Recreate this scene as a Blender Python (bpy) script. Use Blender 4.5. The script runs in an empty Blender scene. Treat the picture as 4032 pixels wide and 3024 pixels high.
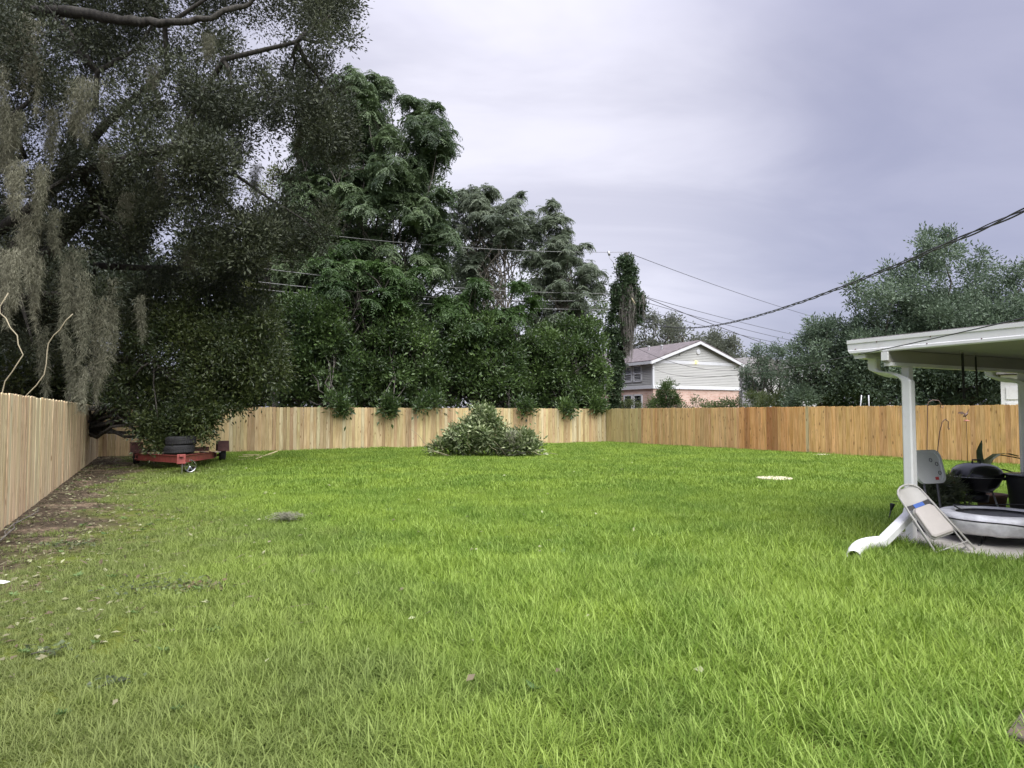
import bpy, math, random
import numpy as np
from mathutils import Vector, Matrix, Euler

random.seed(7)
rng = np.random.default_rng(11)
scene = bpy.context.scene
C = scene.collection
R = math.radians

# ------------------------------------------------------------------ camera
F = 2650.0                      # focal length in photo pixels (photo 4032 wide)
EYE = 1.55
PITCH = math.atan(118.0 / F)
cd = bpy.data.cameras.new('camera')
cam = bpy.data.objects.new('camera', cd)
C.objects.link(cam)
cam.location = (0, 0, EYE)
cam.rotation_euler = (math.pi / 2 + PITCH, 0, 0)
cd.sensor_width = 36.0
cd.lens = F / 4032.0 * 36.0
cd.clip_start = 0.05
cd.clip_end = 3000
scene.camera = cam

# ------------------------------------------------------------------ world: bright overcast sky
SUN_EL, SUN_AZ = R(56), R(150)
world = bpy.data.worlds.new('World')
scene.world = world
world.use_nodes = True
wn = world.node_tree
wn.nodes.clear()


def N(nt, kind, **kw):
    n = nt.nodes.new(kind)
    for k, v in kw.items():
        if k in ('inputs',):
            for a, b in v.items():
                n.inputs[a].default_value = b
        else:
            setattr(n, k, v)
    return n


def L(nt, a, b):
    nt.links.new(a, b)


def math_node(nt, op, a, b=None, clamp=False):
    n = nt.nodes.new('ShaderNodeMath')
    n.operation = op
    n.use_clamp = clamp
    for i, x in enumerate((a, b)):
        if x is None:
            continue
        if isinstance(x, (int, float)):
            n.inputs[i].default_value = x
        else:
            nt.links.new(x, n.inputs[i])
    return n.outputs[0]


def map_range(nt, v, a, b, c=0.0, d=1.0, smooth=True):
    n = nt.nodes.new('ShaderNodeMapRange')
    n.interpolation_type = 'SMOOTHSTEP' if smooth else 'LINEAR'
    nt.links.new(v, n.inputs[0])
    for i, x in zip((1, 2, 3, 4), (a, b, c, d)):
        n.inputs[i].default_value = x
    return n.outputs[0]


def mix_col(nt, fac, a, b, blend='MIX'):
    n = nt.nodes.new('ShaderNodeMix')
    n.data_type = 'RGBA'
    n.blend_type = blend
    n.clamp_factor = True
    for sock, x in ((n.inputs[0], fac), (n.inputs[6], a), (n.inputs[7], b)):
        if isinstance(x, (int, float)):
            sock.default_value = x
        elif isinstance(x, tuple):
            sock.default_value = (*x[:3], 1.0)
        else:
            nt.links.new(x, sock)
    return n.outputs[2]


sky = N(wn, 'ShaderNodeTexSky', sky_type='NISHITA', sun_disc=False, sun_elevation=SUN_EL, sun_rotation=SUN_AZ)
tc = N(wn, 'ShaderNodeTexCoord')
gen = tc.outputs['Generated']
sep = N(wn, 'ShaderNodeSeparateXYZ')
L(wn, gen, sep.inputs[0])
# soft glow of the sun through the thin part of the cloud deck
dirn = Vector((-0.05, 0.94, 0.34)).normalized()
dp = N(wn, 'ShaderNodeVectorMath', operation='DOT_PRODUCT')
L(wn, gen, dp.inputs[0])
dp.inputs[1].default_value = dirn
glow = map_range(wn, dp.outputs['Value'], 0.865, 1.0)
# cloud streaks: project direction on a deck plane
zc = math_node(wn, 'ADD', math_node(wn, 'MAXIMUM', sep.outputs[2], 0.0), 0.22)
dv = N(wn, 'ShaderNodeVectorMath', operation='SCALE')
L(wn, gen, dv.inputs[0])
L(wn, math_node(wn, 'DIVIDE', 1.0, zc), dv.inputs['Scale'])
mp = N(wn, 'ShaderNodeMapping')
L(wn, dv.outputs[0], mp.inputs[0])
mp.inputs['Rotation'].default_value = (0, 0, R(-28))
mp.inputs['Scale'].default_value = (0.75, 1.5, 0.0)
no = N(wn, 'ShaderNodeTexNoise', inputs={'Scale': 1.5, 'Detail': 5.0, 'Roughness': 0.55, 'Distortion': 0.5})
L(wn, mp.outputs[0], no.inputs['Vector'])
cl = map_range(wn, no.outputs['Fac'], 0.30, 0.70)
base = mix_col(wn, cl, (0.0690, 0.0695, 0.0955), (0.0835, 0.0830, 0.1090))
brt = mix_col(wn, cl, (0.1200, 0.1175, 0.1380), (0.1650, 0.1610, 0.1800))
colr = mix_col(wn, glow, base, brt)
boost = map_range(wn, sep.outputs[2], 0.42, 1.0, 1.0, 2.5)
sc_ = N(wn, 'ShaderNodeVectorMath', operation='SCALE')
L(wn, colr, sc_.inputs[0])
L(wn, math_node(wn, 'MULTIPLY', boost, 10.0), sc_.inputs['Scale'])
fin = mix_col(wn, 0.96, sky.outputs[0], sc_.outputs[0])
bg = N(wn, 'ShaderNodeBackground', inputs={'Strength': 0.1})
L(wn, fin, bg.inputs[0])
wo = N(wn, 'ShaderNodeOutputWorld')
L(wn, bg.outputs[0], wo.inputs[0])

# ------------------------------------------------------------------ sun behind the clouds
sd = bpy.data.lights.new('sun', 'SUN')
sd.energy = 1.5
sd.angle = R(75)
sd.color = (1.0, 0.985, 0.955)
sun = bpy.data.objects.new('sun', sd)
C.objects.link(sun)
sdir = Vector((math.cos(SUN_EL) * math.sin(SUN_AZ), math.cos(SUN_EL) * math.cos(SUN_AZ), math.sin(SUN_EL)))
sun.rotation_euler = (-sdir).to_track_quat('-Z', 'Y').to_euler()
sun.location = (0, 0, 60)

vs = scene.view_settings
vs.view_transform = 'Standard'
vs.look = 'None'
vs.exposure = 2.5
vs.gamma = 1.0
vs.use_curve_mapping = False
scene.cycles.use_denoising = True
scene.cycles.max_bounces = 8
scene.cycles.transparent_max_bounces = 8


# ------------------------------------------------------------------ photo pixel -> world
_cp, _sp = math.cos(PITCH), math.sin(PITCH)


def at(px, py, Y):
    cx = (px - 2016.0) / F
    cy = -(py - 1512.0) / F
    d = Vector((cx, _cp - _sp * cy, _sp + _cp * cy))
    return Vector((0, 0, EYE)) + d * (Y / d.y)


def G(px, py, z=0.0):
    cx = (px - 2016.0) / F
    cy = -(py - 1512.0) / F
    d = Vector((cx, _cp - _sp * cy, _sp + _cp * cy))
    return Vector((0, 0, EYE)) + d * ((z - EYE) / d.z)


# yard axes: U runs along the side fences towards the camera, V runs along the back fence
U = Vector((0.470, -0.8827, 0))
V = Vector((0.8827, 0.470, 0))
FA = Vector((-6.67, 8.77, 0))
FB = Vector((-15.05, 24.55, 0))
FC = Vector((5.08, 36.4, 0))
FD = FC + Vector((0.527, -0.850, 0)) * 22.0


# ------------------------------------------------------------------ object helpers
def tag(o, label=None, cat=None, group=None, kind=None):
    if label:
        o['label'] = label
    if cat:
        o['category'] = cat
    if group:
        o['group'] = group
    if kind:
        o['kind'] = kind
    return o


def thing(name, label, cat, loc=(0, 0, 0), rot=(0, 0, 0), group=None):
    o = bpy.data.objects.new(name, None)
    C.objects.link(o)
    o.location = loc
    o.rotation_euler = rot
    o.empty_display_size = 0.2
    return tag(o, label, cat, group)


def attach(o, parent, world=False):
    if parent is not None:
        o.parent = parent
        if world:
            o.matrix_parent_inverse = Matrix.Translation(-Vector(parent.location))
    return o


class MB:
    def __init__(self):
        self.v, self.f, self.sm = [], [], []

    def add(self, vs, fs, smooth=False):
        k = len(self.v)
        self.v += [tuple(x) for x in vs]
        self.f += [tuple(i + k for i in f) for f in fs]
        self.sm += [smooth] * len(fs)
        return self

    def box(self, c, s, rz=0.0, rot=None):
        hx, hy, hz = s[0] / 2, s[1] / 2, s[2] / 2
        m = rot if rot is not None else Matrix.Rotation(rz, 3, 'Z')
        c = Vector(c)
        vs = [c + m @ Vector((x * hx, y * hy, z * hz)) for z in (-1, 1) for y in (-1, 1) for x in (-1, 1)]
        return self.add(vs, [(0, 2, 3, 1), (4, 5, 7, 6), (0, 1, 5, 4), (2, 6, 7, 3), (0, 4, 6, 2), (1, 3, 7, 5)])

    def bar(self, a, b, w, h, up=(0, 0, 1)):
        """rectangular bar from a to b; w sideways, h along up"""
        a, b = Vector(a), Vector(b)
        d = (b - a).normalized()
        up = Vector(up)
        s = d.cross(up).normalized()
        n = s.cross(d).normalized()
        vs = []
        for p in (a, b):
            for i, j in ((-1, -1), (1, -1), (1, 1), (-1, 1)):
                vs.append(p + s * (i * w / 2) + n * (j * h / 2))
        return self.add(vs, [(3, 2, 1, 0), (4, 5, 6, 7), (0, 1, 5, 4), (1, 2, 6, 5), (2, 3, 7, 6), (3, 0, 4, 7)])

    def tube(self, path, rad, n=8, caps=True, sx=1.0):
        path = [Vector(p) for p in path]
        if isinstance(rad, (int, float)):
            rad = [rad] * len(path)
        vs, fs = [], []
        t0 = (path[1] - path[0]).normalized()
        ref = Vector((0, 0, 1)) if abs(t0.z) < 0.9 else Vector((1, 0, 0))
        s = t0.cross(ref).normalized()
        for i, p in enumerate(path):
            a = path[max(0, i - 1)]
            b = path[min(len(path) - 1, i + 1)]
            t = (b - a).normalized()
            s = (s - t * s.dot(t)).normalized()
            q = t.cross(s)
            for k in range(n):
                an = 2 * math.pi * k / n
                vs.append(p + (s * math.cos(an) * sx + q * math.sin(an)) * rad[i])
        for i in range(len(path) - 1):
            for k in range(n):
                k2 = (k + 1) % n
                fs.append((i * n + k, i * n + k2, (i + 1) * n + k2, (i + 1) * n + k))
        if caps:
            fs.append(tuple(range(n - 1, -1, -1)))
            m = (len(path) - 1) * n
            fs.append(tuple(m + k for k in range(n)))
        return self.add(vs, fs, True)

    def sweep(self, path, w, h, side):
        """rectangular section swept along a path; w along side, h across it, little round corners"""
        path = [Vector(p) for p in path]
        side = Vector(side).normalized()
        sec = [(-.5, -.36), (-.36, -.5), (.36, -.5), (.5, -.36), (.5, .36), (.36, .5), (-.36, .5), (-.5, .36)]
        vs, fs = [], []
        n = len(sec)
        for i, p in enumerate(path):
            t = (path[min(len(path) - 1, i + 1)] - path[max(0, i - 1)]).normalized()
            q = t.cross(side).normalized()
            for a, b in sec:
                vs.append(p + side * (a * w) + q * (b * h))
        for i in range(len(path) - 1):
            for k in range(n):
                k2 = (k + 1) % n
                fs.append((i * n + k, i * n + k2, (i + 1) * n + k2, (i + 1) * n + k))
        fs.append(tuple(range(n - 1, -1, -1)))
        m = (len(path) - 1) * n
        fs.append(tuple(m + k for k in range(n)))
        return self.add(vs, fs, False)

    def lathe(self, prof, n=24, M=None, wob=None):
        vs, fs = [], []
        for r, z in prof:
            for k in range(n):
                a = 2 * math.pi * k / n
                rr = r * (wob(a, z) if wob else 1.0)
                p = Vector((rr * math.cos(a), rr * math.sin(a), z))
                vs.append(M @ p if M is not None else p)
        for i in range(len(prof) - 1):
            for k in range(n):
                k2 = (k + 1) % n
                fs.append((i * n + k, i * n + k2, (i + 1) * n + k2, (i + 1) * n + k))
        return self.add(vs, fs, True)

    def prism(self, poly, a, b, M=None):
        """polygon of (x, z) extruded along y from a to b"""
        n = len(poly)
        vs = [Vector((x, a, z)) for x, z in poly] + [Vector((x, b, z)) for x, z in poly]
        if M is not None:
            vs = [M @ p for p in vs]
        fs = [tuple(range(n)), tuple(range(2 * n - 1, n - 1, -1))]
        fs += [(i, n + i, n + (i + 1) % n, (i + 1) % n) for i in range(n)]
        return self.add(vs, fs)

    def quad(self, a, b, c, d):
        return self.add([a, b, c, d], [(0, 1, 2, 3)])

    def mesh(self, name, mat):
        me = bpy.data.meshes.new(name)
        me.from_pydata(self.v, [], self.f)
        me.polygons.foreach_set('use_smooth', self.sm)
        if mat:
            me.materials.append(mat)
        me.update()
        return me

    def build(self, name, mat, parent=None, world=False, bevel=0.0):
        o = bpy.data.objects.new(name, self.mesh(name, mat))
        C.objects.link(o)
        if bevel:
            m = o.modifiers.new('bevel', 'BEVEL')
            m.width = bevel
            m.segments = 2
            m.limit_method = 'ANGLE'
        return attach(o, parent, world)


def np_mesh(name, verts, faces, mat, attrs=None, smooth=False):
    """verts (n,3), faces (m,k) all of the same size"""
    me = bpy.data.meshes.new(name)
    nv, (nf, k) = len(verts), faces.shape
    me.vertices.add(nv)
    me.vertices.foreach_set('co', np.ascontiguousarray(verts, np.float32).ravel())
    me.loops.add(nf * k)
    me.loops.foreach_set('vertex_index', np.ascontiguousarray(faces, np.int32).ravel())
    me.polygons.add(nf)
    me.polygons.foreach_set('loop_start', np.arange(0, nf * k, k, dtype=np.int32))
    me.polygons.foreach_set('use_smooth', np.full(nf, smooth))
    for an, arr in (attrs or {}).items():
        a = me.attributes.new(an, 'FLOAT', 'POINT')
        a.data.foreach_set('value', np.ascontiguousarray(arr, np.float32))
    if mat:
        me.materials.append(mat)
    me.update(calc_edges=True)
    me.validate()
    return me


def link_mesh(name, me, parent=None, world=False):
    o = bpy.data.objects.new(name, me)
    C.objects.link(o)
    return attach(o, parent, world)


# ------------------------------------------------------------------ materials
def new_mat(name):
    m = bpy.data.materials.new(name)
    m.use_nodes = True
    nt = m.node_tree
    b = nt.nodes['Principled BSDF']
    return m, nt, b


def plain(name, col, rough=0.6, metal=0.0, var=0.12, scale=6.0, spec=0.5, bump=0.0, bscale=60.0, dirt=None, dirt_amt=0.3):
    m, nt, b = new_mat(name)
    t = N(nt, 'ShaderNodeTexCoord')
    n1 = N(nt, 'ShaderNodeTexNoise', inputs={'Scale': scale, 'Detail': 5.0, 'Roughness': 0.6})
    L(nt, t.outputs['Object'], n1.inputs['Vector'])
    f = map_range(nt, n1.outputs['Fac'], 0.3, 0.7)
    c = mix_col(nt, f, tuple(x * (1 - var) for x in col), tuple(min(1, x * (1 + var)) for x in col))
    if dirt:
        n2 = N(nt, 'ShaderNodeTexNoise', inputs={'Scale': scale * 2.7, 'Detail': 6.0, 'Roughness': 0.7})
        L(nt, t.outputs['Object'], n2.inputs['Vector'])
        c = mix_col(nt, map_range(nt, n2.outputs['Fac'], 0.5, 0.75, 0.0, dirt_amt), c, dirt)
    L(nt, c, b.inputs['Base Color'])
    b.inputs['Roughness'].default_value = rough
    b.inputs['Metallic'].default_value = metal
    b.inputs['Specular IOR Level'].default_value = spec
    if bump:
        n3 = N(nt, 'ShaderNodeTexNoise', inputs={'Scale': bscale, 'Detail': 4.0})
        L(nt, t.outputs['Object'], n3.inputs['Vector'])
        bp = N(nt, 'ShaderNodeBump', inputs={'Strength': bump, 'Distance': 0.02})
        L(nt, n3.outputs['Fac'], bp.inputs['Height'])
        L(nt, bp.outputs[0], b.inputs['Normal'])
    return m


def leaf_mat(name, dark, light, rough=0.45, transl=0.25, tcol=None, spec=0.4):
    m, nt, b = new_mat(name)
    a = N(nt, 'ShaderNodeAttribute', attribute_name='tint')
    a2 = N(nt, 'ShaderNodeAttribute', attribute_name='itint', attribute_type='INSTANCER')
    c = mix_col(nt, math_node(nt, 'ADD', a.outputs['Fac'], a2.outputs['Fac'], True), dark, light)
    L(nt, c, b.inputs['Base Color'])
    b.inputs['Roughness'].default_value = rough
    b.inputs['Specular IOR Level'].default_value = spec
    tr = N(nt, 'ShaderNodeBsdfTranslucent')
    tc2 = mix_col(nt, 0.6, c, tcol or tuple(x * 1.2 for x in light))
    L(nt, tc2, tr.inputs[0])
    mx = N(nt, 'ShaderNodeMixShader', inputs={0: transl})
    L(nt, b.outputs[0], mx.inputs[1])
    L(nt, tr.outputs[0], mx.inputs[2])
    L(nt, mx.outputs[0], nt.nodes['Material Output'].inputs[0])
    return m


def wood_mat(name, knots=1.0, grey=0.0):
    """fence board: the board's own colour, with grain, knots and a little mildew"""
    m, nt, b = new_mat(name)
    oi = N(nt, 'ShaderNodeObjectInfo')
    t = N(nt, 'ShaderNodeTexCoord')
    off = N(nt, 'ShaderNodeVectorMath', operation='ADD')
    sc1 = math_node(nt, 'MULTIPLY', oi.outputs['Random'], 57.0)
    cmb = N(nt, 'ShaderNodeCombineXYZ')
    L(nt, sc1, cmb.inputs[0])
    L(nt, math_node(nt, 'MULTIPLY', oi.outputs['Random'], 31.0), cmb.inputs[2])
    L(nt, t.outputs['Object'], off.inputs[0])
    L(nt, cmb.outputs[0], off.inputs[1])
    g = N(nt, 'ShaderNodeMapping')
    g.inputs['Scale'].default_value = (34.0, 5.0, 1.1)
    L(nt, off.outputs[0], g.inputs[0])
    n1 = N(nt, 'ShaderNodeTexNoise', inputs={'Scale': 1.0, 'Detail': 6.0, 'Roughness': 0.65, 'Distortion': 0.8})
    L(nt, g.outputs[0], n1.inputs['Vector'])
    grain = map_range(nt, n1.outputs['Fac'], 0.28, 0.72)
    br = N(nt, 'ShaderNodeHueSaturation', inputs={'Saturation': 1.12, 'Value': 0.60})
    L(nt, oi.outputs['Color'], br.inputs['Color'])
    lt = N(nt, 'ShaderNodeHueSaturation', inputs={'Saturation': 0.92, 'Value': 1.14})
    L(nt, oi.outputs['Color'], lt.inputs['Color'])
    c = mix_col(nt, grain, br.outputs[0], lt.outputs[0])
    # blotches of different tone along the board
    g2 = N(nt, 'ShaderNodeMapping')
    g2.inputs['Scale'].default_value = (6.0, 1.0, 1.3)
    L(nt, off.outputs[0], g2.inputs[0])
    n2 = N(nt, 'ShaderNodeTexNoise', inputs={'Scale': 1.0, 'Detail': 3.0})
    L(nt, g2.outputs[0], n2.inputs['Vector'])
    c = mix_col(nt, map_range(nt, n2.outputs['Fac'], 0.5, 0.72, 0.0, 0.42), c, (0.30, 0.19, 0.085))
    # knots
    g3 = N(nt, 'ShaderNodeMapping')
    g3.inputs['Scale'].default_value = (9.0, 0.0, 3.0)
    L(nt, off.outputs[0], g3.inputs[0])
    vo = N(nt, 'ShaderNodeTexVoronoi', inputs={'Scale': 1.0, 'Randomness': 1.0})
    L(nt, g3.outputs[0], vo.inputs['Vector'])
    sepc = N(nt, 'ShaderNodeSeparateColor')
    L(nt, vo.outputs['Color'], sepc.inputs[0])
    pick = math_node(nt, 'GREATER_THAN', sepc.outputs[0], 0.5)
    kn = map_range(nt, vo.outputs['Distance'], 0.10, 0.24, 1.0, 0.0)
    kf = math_node(nt, 'MULTIPLY', math_node(nt, 'MULTIPLY', kn, pick), 0.8 * knots)
    c = mix_col(nt, kf, c, (0.17, 0.085, 0.035))
    if grey:
        c = mix_col(nt, grey, c, (0.2, 0.185, 0.16))
    L(nt, c, b.inputs['Base Color'])
    b.inputs['Roughness'].default_value = 0.72
    b.inputs['Specular IOR Level'].default_value = 0.25
    bp = N(nt, 'ShaderNodeBump', inputs={'Strength': 0.25, 'Distance': 0.004})
    L(nt, n1.outputs['Fac'], bp.inputs['Height'])
    L(nt, bp.outputs[0], b.inputs['Normal'])
    return m


def bark_mat(name, dark, light):
    m, nt, b = new_mat(name)
    t = N(nt, 'ShaderNodeTexCoord')
    g = N(nt, 'ShaderNodeMapping')
    g.inputs['Scale'].default_value = (9, 9, 2.2)
    L(nt, t.outputs['Object'], g.inputs[0])
    n1 = N(nt, 'ShaderNodeTexNoise', inputs={'Scale': 1.6, 'Detail': 8.0, 'Roughness': 0.7})
    L(nt, g.outputs[0], n1.inputs['Vector'])
    L(nt, mix_col(nt, map_range(nt, n1.outputs['Fac'], 0.35, 0.68), dark, light), b.inputs['Base Color'])
    b.inputs['Roughness'].default_value = 0.9
    bp = N(nt, 'ShaderNodeBump', inputs={'Strength': 0.7, 'Distance': 0.05})
    L(nt, n1.outputs['Fac'], bp.inputs['Height'])
    L(nt, bp.outputs[0], b.inputs['Normal'])
    return m


M_fence = wood_mat('pine_board')
M_oldwood = wood_mat('weathered_board', 0.6, 0.2)
M_bark = bark_mat('bark', (0.028, 0.024, 0.02), (0.11, 0.1, 0.085))
M_barkdark = bark_mat('dark_bark', (0.016, 0.014, 0.012), (0.055, 0.05, 0.042))
M_barkpale = bark_mat('pale_bark', (0.07, 0.06, 0.048), (0.2, 0.18, 0.15))
M_vine = plain('bare_vine', (0.30, 0.26, 0.175), 0.8, scale=3)
M_white = plain('white_painted_metal', (0.74, 0.74, 0.73), 0.42, var=0.03, scale=3, dirt=(0.45, 0.38, 0.30), dirt_amt=0.22)
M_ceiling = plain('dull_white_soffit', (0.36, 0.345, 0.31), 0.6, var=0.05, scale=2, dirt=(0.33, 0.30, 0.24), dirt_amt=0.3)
M_black = plain('black_enamel', (0.012, 0.012, 0.014), 0.22, var=0.1, spec=0.6)
M_blackmat = plain('black_plastic', (0.018, 0.018, 0.019), 0.55)
M_rubber = plain('tyre_rubber', (0.016, 0.016, 0.017), 0.8, var=0.25, bump=0.3, bscale=30)
M_chrome = plain('chrome', (0.48, 0.48, 0.49), 0.2, metal=1.0, var=0.03)
M_steel = plain('dull_steel', (0.45, 0.45, 0.45), 0.4, metal=0.8)
M_red = plain('faded_red_paint', (0.215, 0.042, 0.036), 0.6, var=0.25, scale=5, dirt=(0.10, 0.035, 0.02), dirt_amt=0.8)
M_rust = plain('rusty_brown_paint', (0.10, 0.04, 0.035), 0.75, var=0.25, scale=7)
M_chair = plain('beige_metal', (0.40, 0.385, 0.355), 0.45, var=0.06)
M_seat = plain('beige_vinyl', (0.42, 0.385, 0.352), 0.55, var=0.05, bump=0.1, bscale=90)
M_blue = plain('blue_print', (0.03, 0.10, 0.38), 0.5)
M_plastic = plain('grey_white_plastic', (0.78, 0.79, 0.78), 0.45, var=0.03)
M_redlabel = plain('red_label', (0.62, 0.06, 0.06), 0.5)
M_cloth = plain('silver_cover_cloth', (0.72, 0.72, 0.74), 0.5, var=0.2, scale=5, bump=1.0, bscale=7)
M_mesh = plain('dark_mesh', (0.10, 0.10, 0.105), 0.5, var=0.3, scale=12)
M_concrete = plain('concrete', (0.50, 0.47, 0.42), 0.85, var=0.12, scale=3, bump=0.2, bscale=50, dirt=(0.25, 0.22, 0.17), dirt_amt=0.5)
M_wire = plain('wire', (0.045, 0.045, 0.05), 0.5)
M_wirepale = plain('pale_wire', (0.16, 0.16, 0.16), 0.4)
M_roof = plain('brown_shingle', (0.125, 0.105, 0.11), 0.9, var=0.3, scale=4, bump=0.6, bscale=20)
M_roofgrey = plain('grey_shingle', (0.16, 0.15, 0.145), 0.9, var=0.25, scale=4, bump=0.6, bscale=20)
M_siding = plain('cream_siding', (0.40, 0.40, 0.39), 0.55, var=0.03, scale=1)
M_trim = plain('white_trim', (0.54, 0.55, 0.58), 0.5, var=0.03)
M_glass, _nt, _b = new_mat('dark_glass')
_b.inputs['Base Color'].default_value = (0.015, 0.018, 0.02, 1)
_b.inputs['Roughness'].default_value = 0.08
_b.inputs['Specular IOR Level'].default_value = 0.35
M_greywall = plain('grey_wall', (0.20, 0.195, 0.21), 0.8, var=0.06)
M_leafgreen = plain('succulent_green', (0.06, 0.09, 0.035), 0.5, var=0.3)
M_stone = plain('pale_stone', (0.52, 0.46, 0.33), 0.85, var=0.15, scale=8, bump=0.3, bscale=40)
M_pale_lumber = plain('pale_lumber', (0.62, 0.50, 0.30), 0.7, var=0.1)
M_birdbronze = plain('brown_metal', (0.10, 0.055, 0.035), 0.5)
M_creeper = leaf_mat('creeper_leaf', (0.022, 0.042, 0.020), (0.065, 0.10, 0.045))
M_oak = leaf_mat('oak_leaf', (0.019, 0.025, 0.015), (0.072, 0.082, 0.047), rough=0.5, transl=0.18, spec=.25)
M_laurel = leaf_mat('laurel_leaf', (0.024, 0.038, 0.014), (0.095, 0.118, 0.036), rough=0.35, transl=0.2)
M_shrub = leaf_mat('glossy_shrub_leaf', (0.022, 0.042, 0.015), (0.100, 0.158, 0.045), rough=0.34, transl=0.2)
M_frond = leaf_mat('feathery_leaf', (0.036, 0.060, 0.034), (0.13, 0.185, 0.082), rough=0.45, transl=0.3)
M_frondpale = leaf_mat('pale_feathery_leaf', (0.075, 0.10, 0.066), (0.17, 0.205, 0.135), rough=0.45, transl=0.35)
M_broad = leaf_mat('broad_leaf', (0.035, 0.055, 0.030), (0.11, 0.145, 0.075), rough=0.5, transl=0.25)
M_hazy = leaf_mat('hazed_leaf', (0.055, 0.086, 0.054), (0.135, 0.185, 0.118), rough=0.5, transl=0.25)  # leaf colour paled and greyed to carry haze over the right-hand trees
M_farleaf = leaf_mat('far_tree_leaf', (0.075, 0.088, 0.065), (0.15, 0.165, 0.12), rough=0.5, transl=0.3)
M_hedge = leaf_mat('hedge_leaf', (0.045, 0.07, 0.025), (0.13, 0.16, 0.06), rough=0.45, transl=0.3)
M_brush = leaf_mat('cut_brush_leaf', (0.045, 0.075, 0.022), (0.40, 0.45, 0.25), rough=0.5, transl=0.15)
M_moss = leaf_mat('spanish_moss', (0.080, 0.084, 0.058), (0.25, 0.245, 0.18), rough=0.9, transl=0.25, spec=0.1)
M_deadvine = leaf_mat('dead_vine', (0.075, 0.07, 0.062), (0.17, 0.16, 0.145), rough=0.9, transl=0.1, spec=0.1)
M_weed = leaf_mat('weed_leaf', (0.05, 0.10, 0.025), (0.14, 0.22, 0.06), rough=0.5, transl=0.25)
M_litter = leaf_mat('fallen_leaf', (0.10, 0.07, 0.045), (0.34, 0.36, 0.20), rough=0.7, transl=0.1)


def lawn_mask_nodes(nt):
    """0 = lawn, 1 = bare earth, from the distance to the left and back fences"""
    ge = N(nt, 'ShaderNodeNewGeometry')

    def dist(p, n):
        s = N(nt, 'ShaderNodeVectorMath', operation='SUBTRACT')
        L(nt, ge.outputs['Position'], s.inputs[0])
        s.inputs[1].default_value = p
        d = N(nt, 'ShaderNodeVectorMath', operation='DOT_PRODUCT')
        L(nt, s.outputs[0], d.inputs[0])
        d.inputs[1].default_value = n
        return d.outputs['Value']
    no1 = N(nt, 'ShaderNodeTexNoise', inputs={'Scale': 0.9, 'Detail': 5.0, 'Roughness': 0.6})
    L(nt, ge.outputs['Position'], no1.inputs['Vector'])
    dl = dist(FA, NL)
    db = dist(FB, NB)
    j = math_node(nt, 'MULTIPLY', math_node(nt, 'SUBTRACT', no1.outputs['Fac'], 0.5), 3.2)
    sy_ = N(nt, 'ShaderNodeSeparateXYZ')
    L(nt, ge.outputs['Position'], sy_.inputs[0])
    dl = math_node(nt, 'ADD', dl, map_range(nt, sy_.outputs[1], 5.5, 9.5, 0.8, 0.0))
    ml = map_range(nt, math_node(nt, 'ADD', dl, j), 0.7, 1.9, 1.0, 0.0)
    mb = map_range(nt, math_node(nt, 'ADD', db, j), 0.25, 0.7, 1.0, 0.0)
    return ge, math_node(nt, 'MAXIMUM', ml, mb)


dl_ = (FB - FA).normalized()
NL = Vector((dl_.y, -dl_.x, 0))
db_ = (FC - FB).normalized()
NB = Vector((db_.y, -db_.x, 0))
dr_ = (FD - FC).normalized()
NR = Vector((dr_.y, -dr_.x, 0))

M_ground, nt, b = new_mat('ground')
ge, mask = lawn_mask_nodes(nt)
n1 = N(nt, 'ShaderNodeTexNoise', inputs={'Scale': 1.7, 'Detail': 8.0, 'Roughness': 0.65})
L(nt, ge.outputs['Position'], n1.inputs['Vector'])
n2 = N(nt, 'ShaderNodeTexNoise', inputs={'Scale': 26.0, 'Detail': 6.0, 'Roughness': 0.7})
L(nt, ge.outputs['Position'], n2.inputs['Vector'])
soil = mix_col(nt, map_range(nt, n1.outputs['Fac'], 0.48, 0.66), (0.075, 0.058, 0.040), (0.27, 0.20, 0.14))
soil = mix_col(nt, map_range(nt, n2.outputs['Fac'], 0.42, 0.62, 0.0, 0.75), soil, (0.055, 0.042, 0.03))
thatch = mix_col(nt, map_range(nt, n2.outputs['Fac'], 0.3, 0.7), (0.06, 0.085, 0.014), (0.14, 0.16, 0.03))
L(nt, mix_col(nt, mask, thatch, soil), b.inputs['Base Color'])
b.inputs['Roughness'].default_value = 0.95
b.inputs['Specular IOR Level'].default_value = 0.1
bp = N(nt, 'ShaderNodeBump', inputs={'Strength': 0.8, 'Distance': 0.04})
L(nt, n2.outputs['Fac'], bp.inputs['Height'])
L(nt, bp.outputs[0], b.inputs['Normal'])

M_grass, nt, b = new_mat('grass_blade')
ge = N(nt, 'ShaderNodeNewGeometry')
a1 = N(nt, 'ShaderNodeAttribute', attribute_name='tint')
n1 = N(nt, 'ShaderNodeTexNoise', inputs={'Scale': 0.55, 'Detail': 5.0, 'Roughness': 0.6})
L(nt, ge.outputs['Position'], n1.inputs['Vector'])
n2 = N(nt, 'ShaderNodeTexNoise', inputs={'Scale': 3.1, 'Detail': 3.0, 'Roughness': 0.6})
L(nt, ge.outputs['Position'], n2.inputs['Vector'])
c = mix_col(nt, map_range(nt, n1.outputs['Fac'], 0.38, 0.62), (0.112, 0.188, 0.026), (0.215, 0.298, 0.042))
c = mix_col(nt, map_range(nt, n2.outputs['Fac'], 0.45, 0.68, 0.0, 0.6), c, (0.205, 0.29, 0.045))
n5 = N(nt, 'ShaderNodeTexNoise', inputs={'Scale': 1.3, 'Detail': 4.0, 'Roughness': 0.65})
of5 = N(nt, 'ShaderNodeVectorMath', operation='ADD')
of5.inputs[1].default_value = (31.0, 7.0, 3.0)
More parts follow.
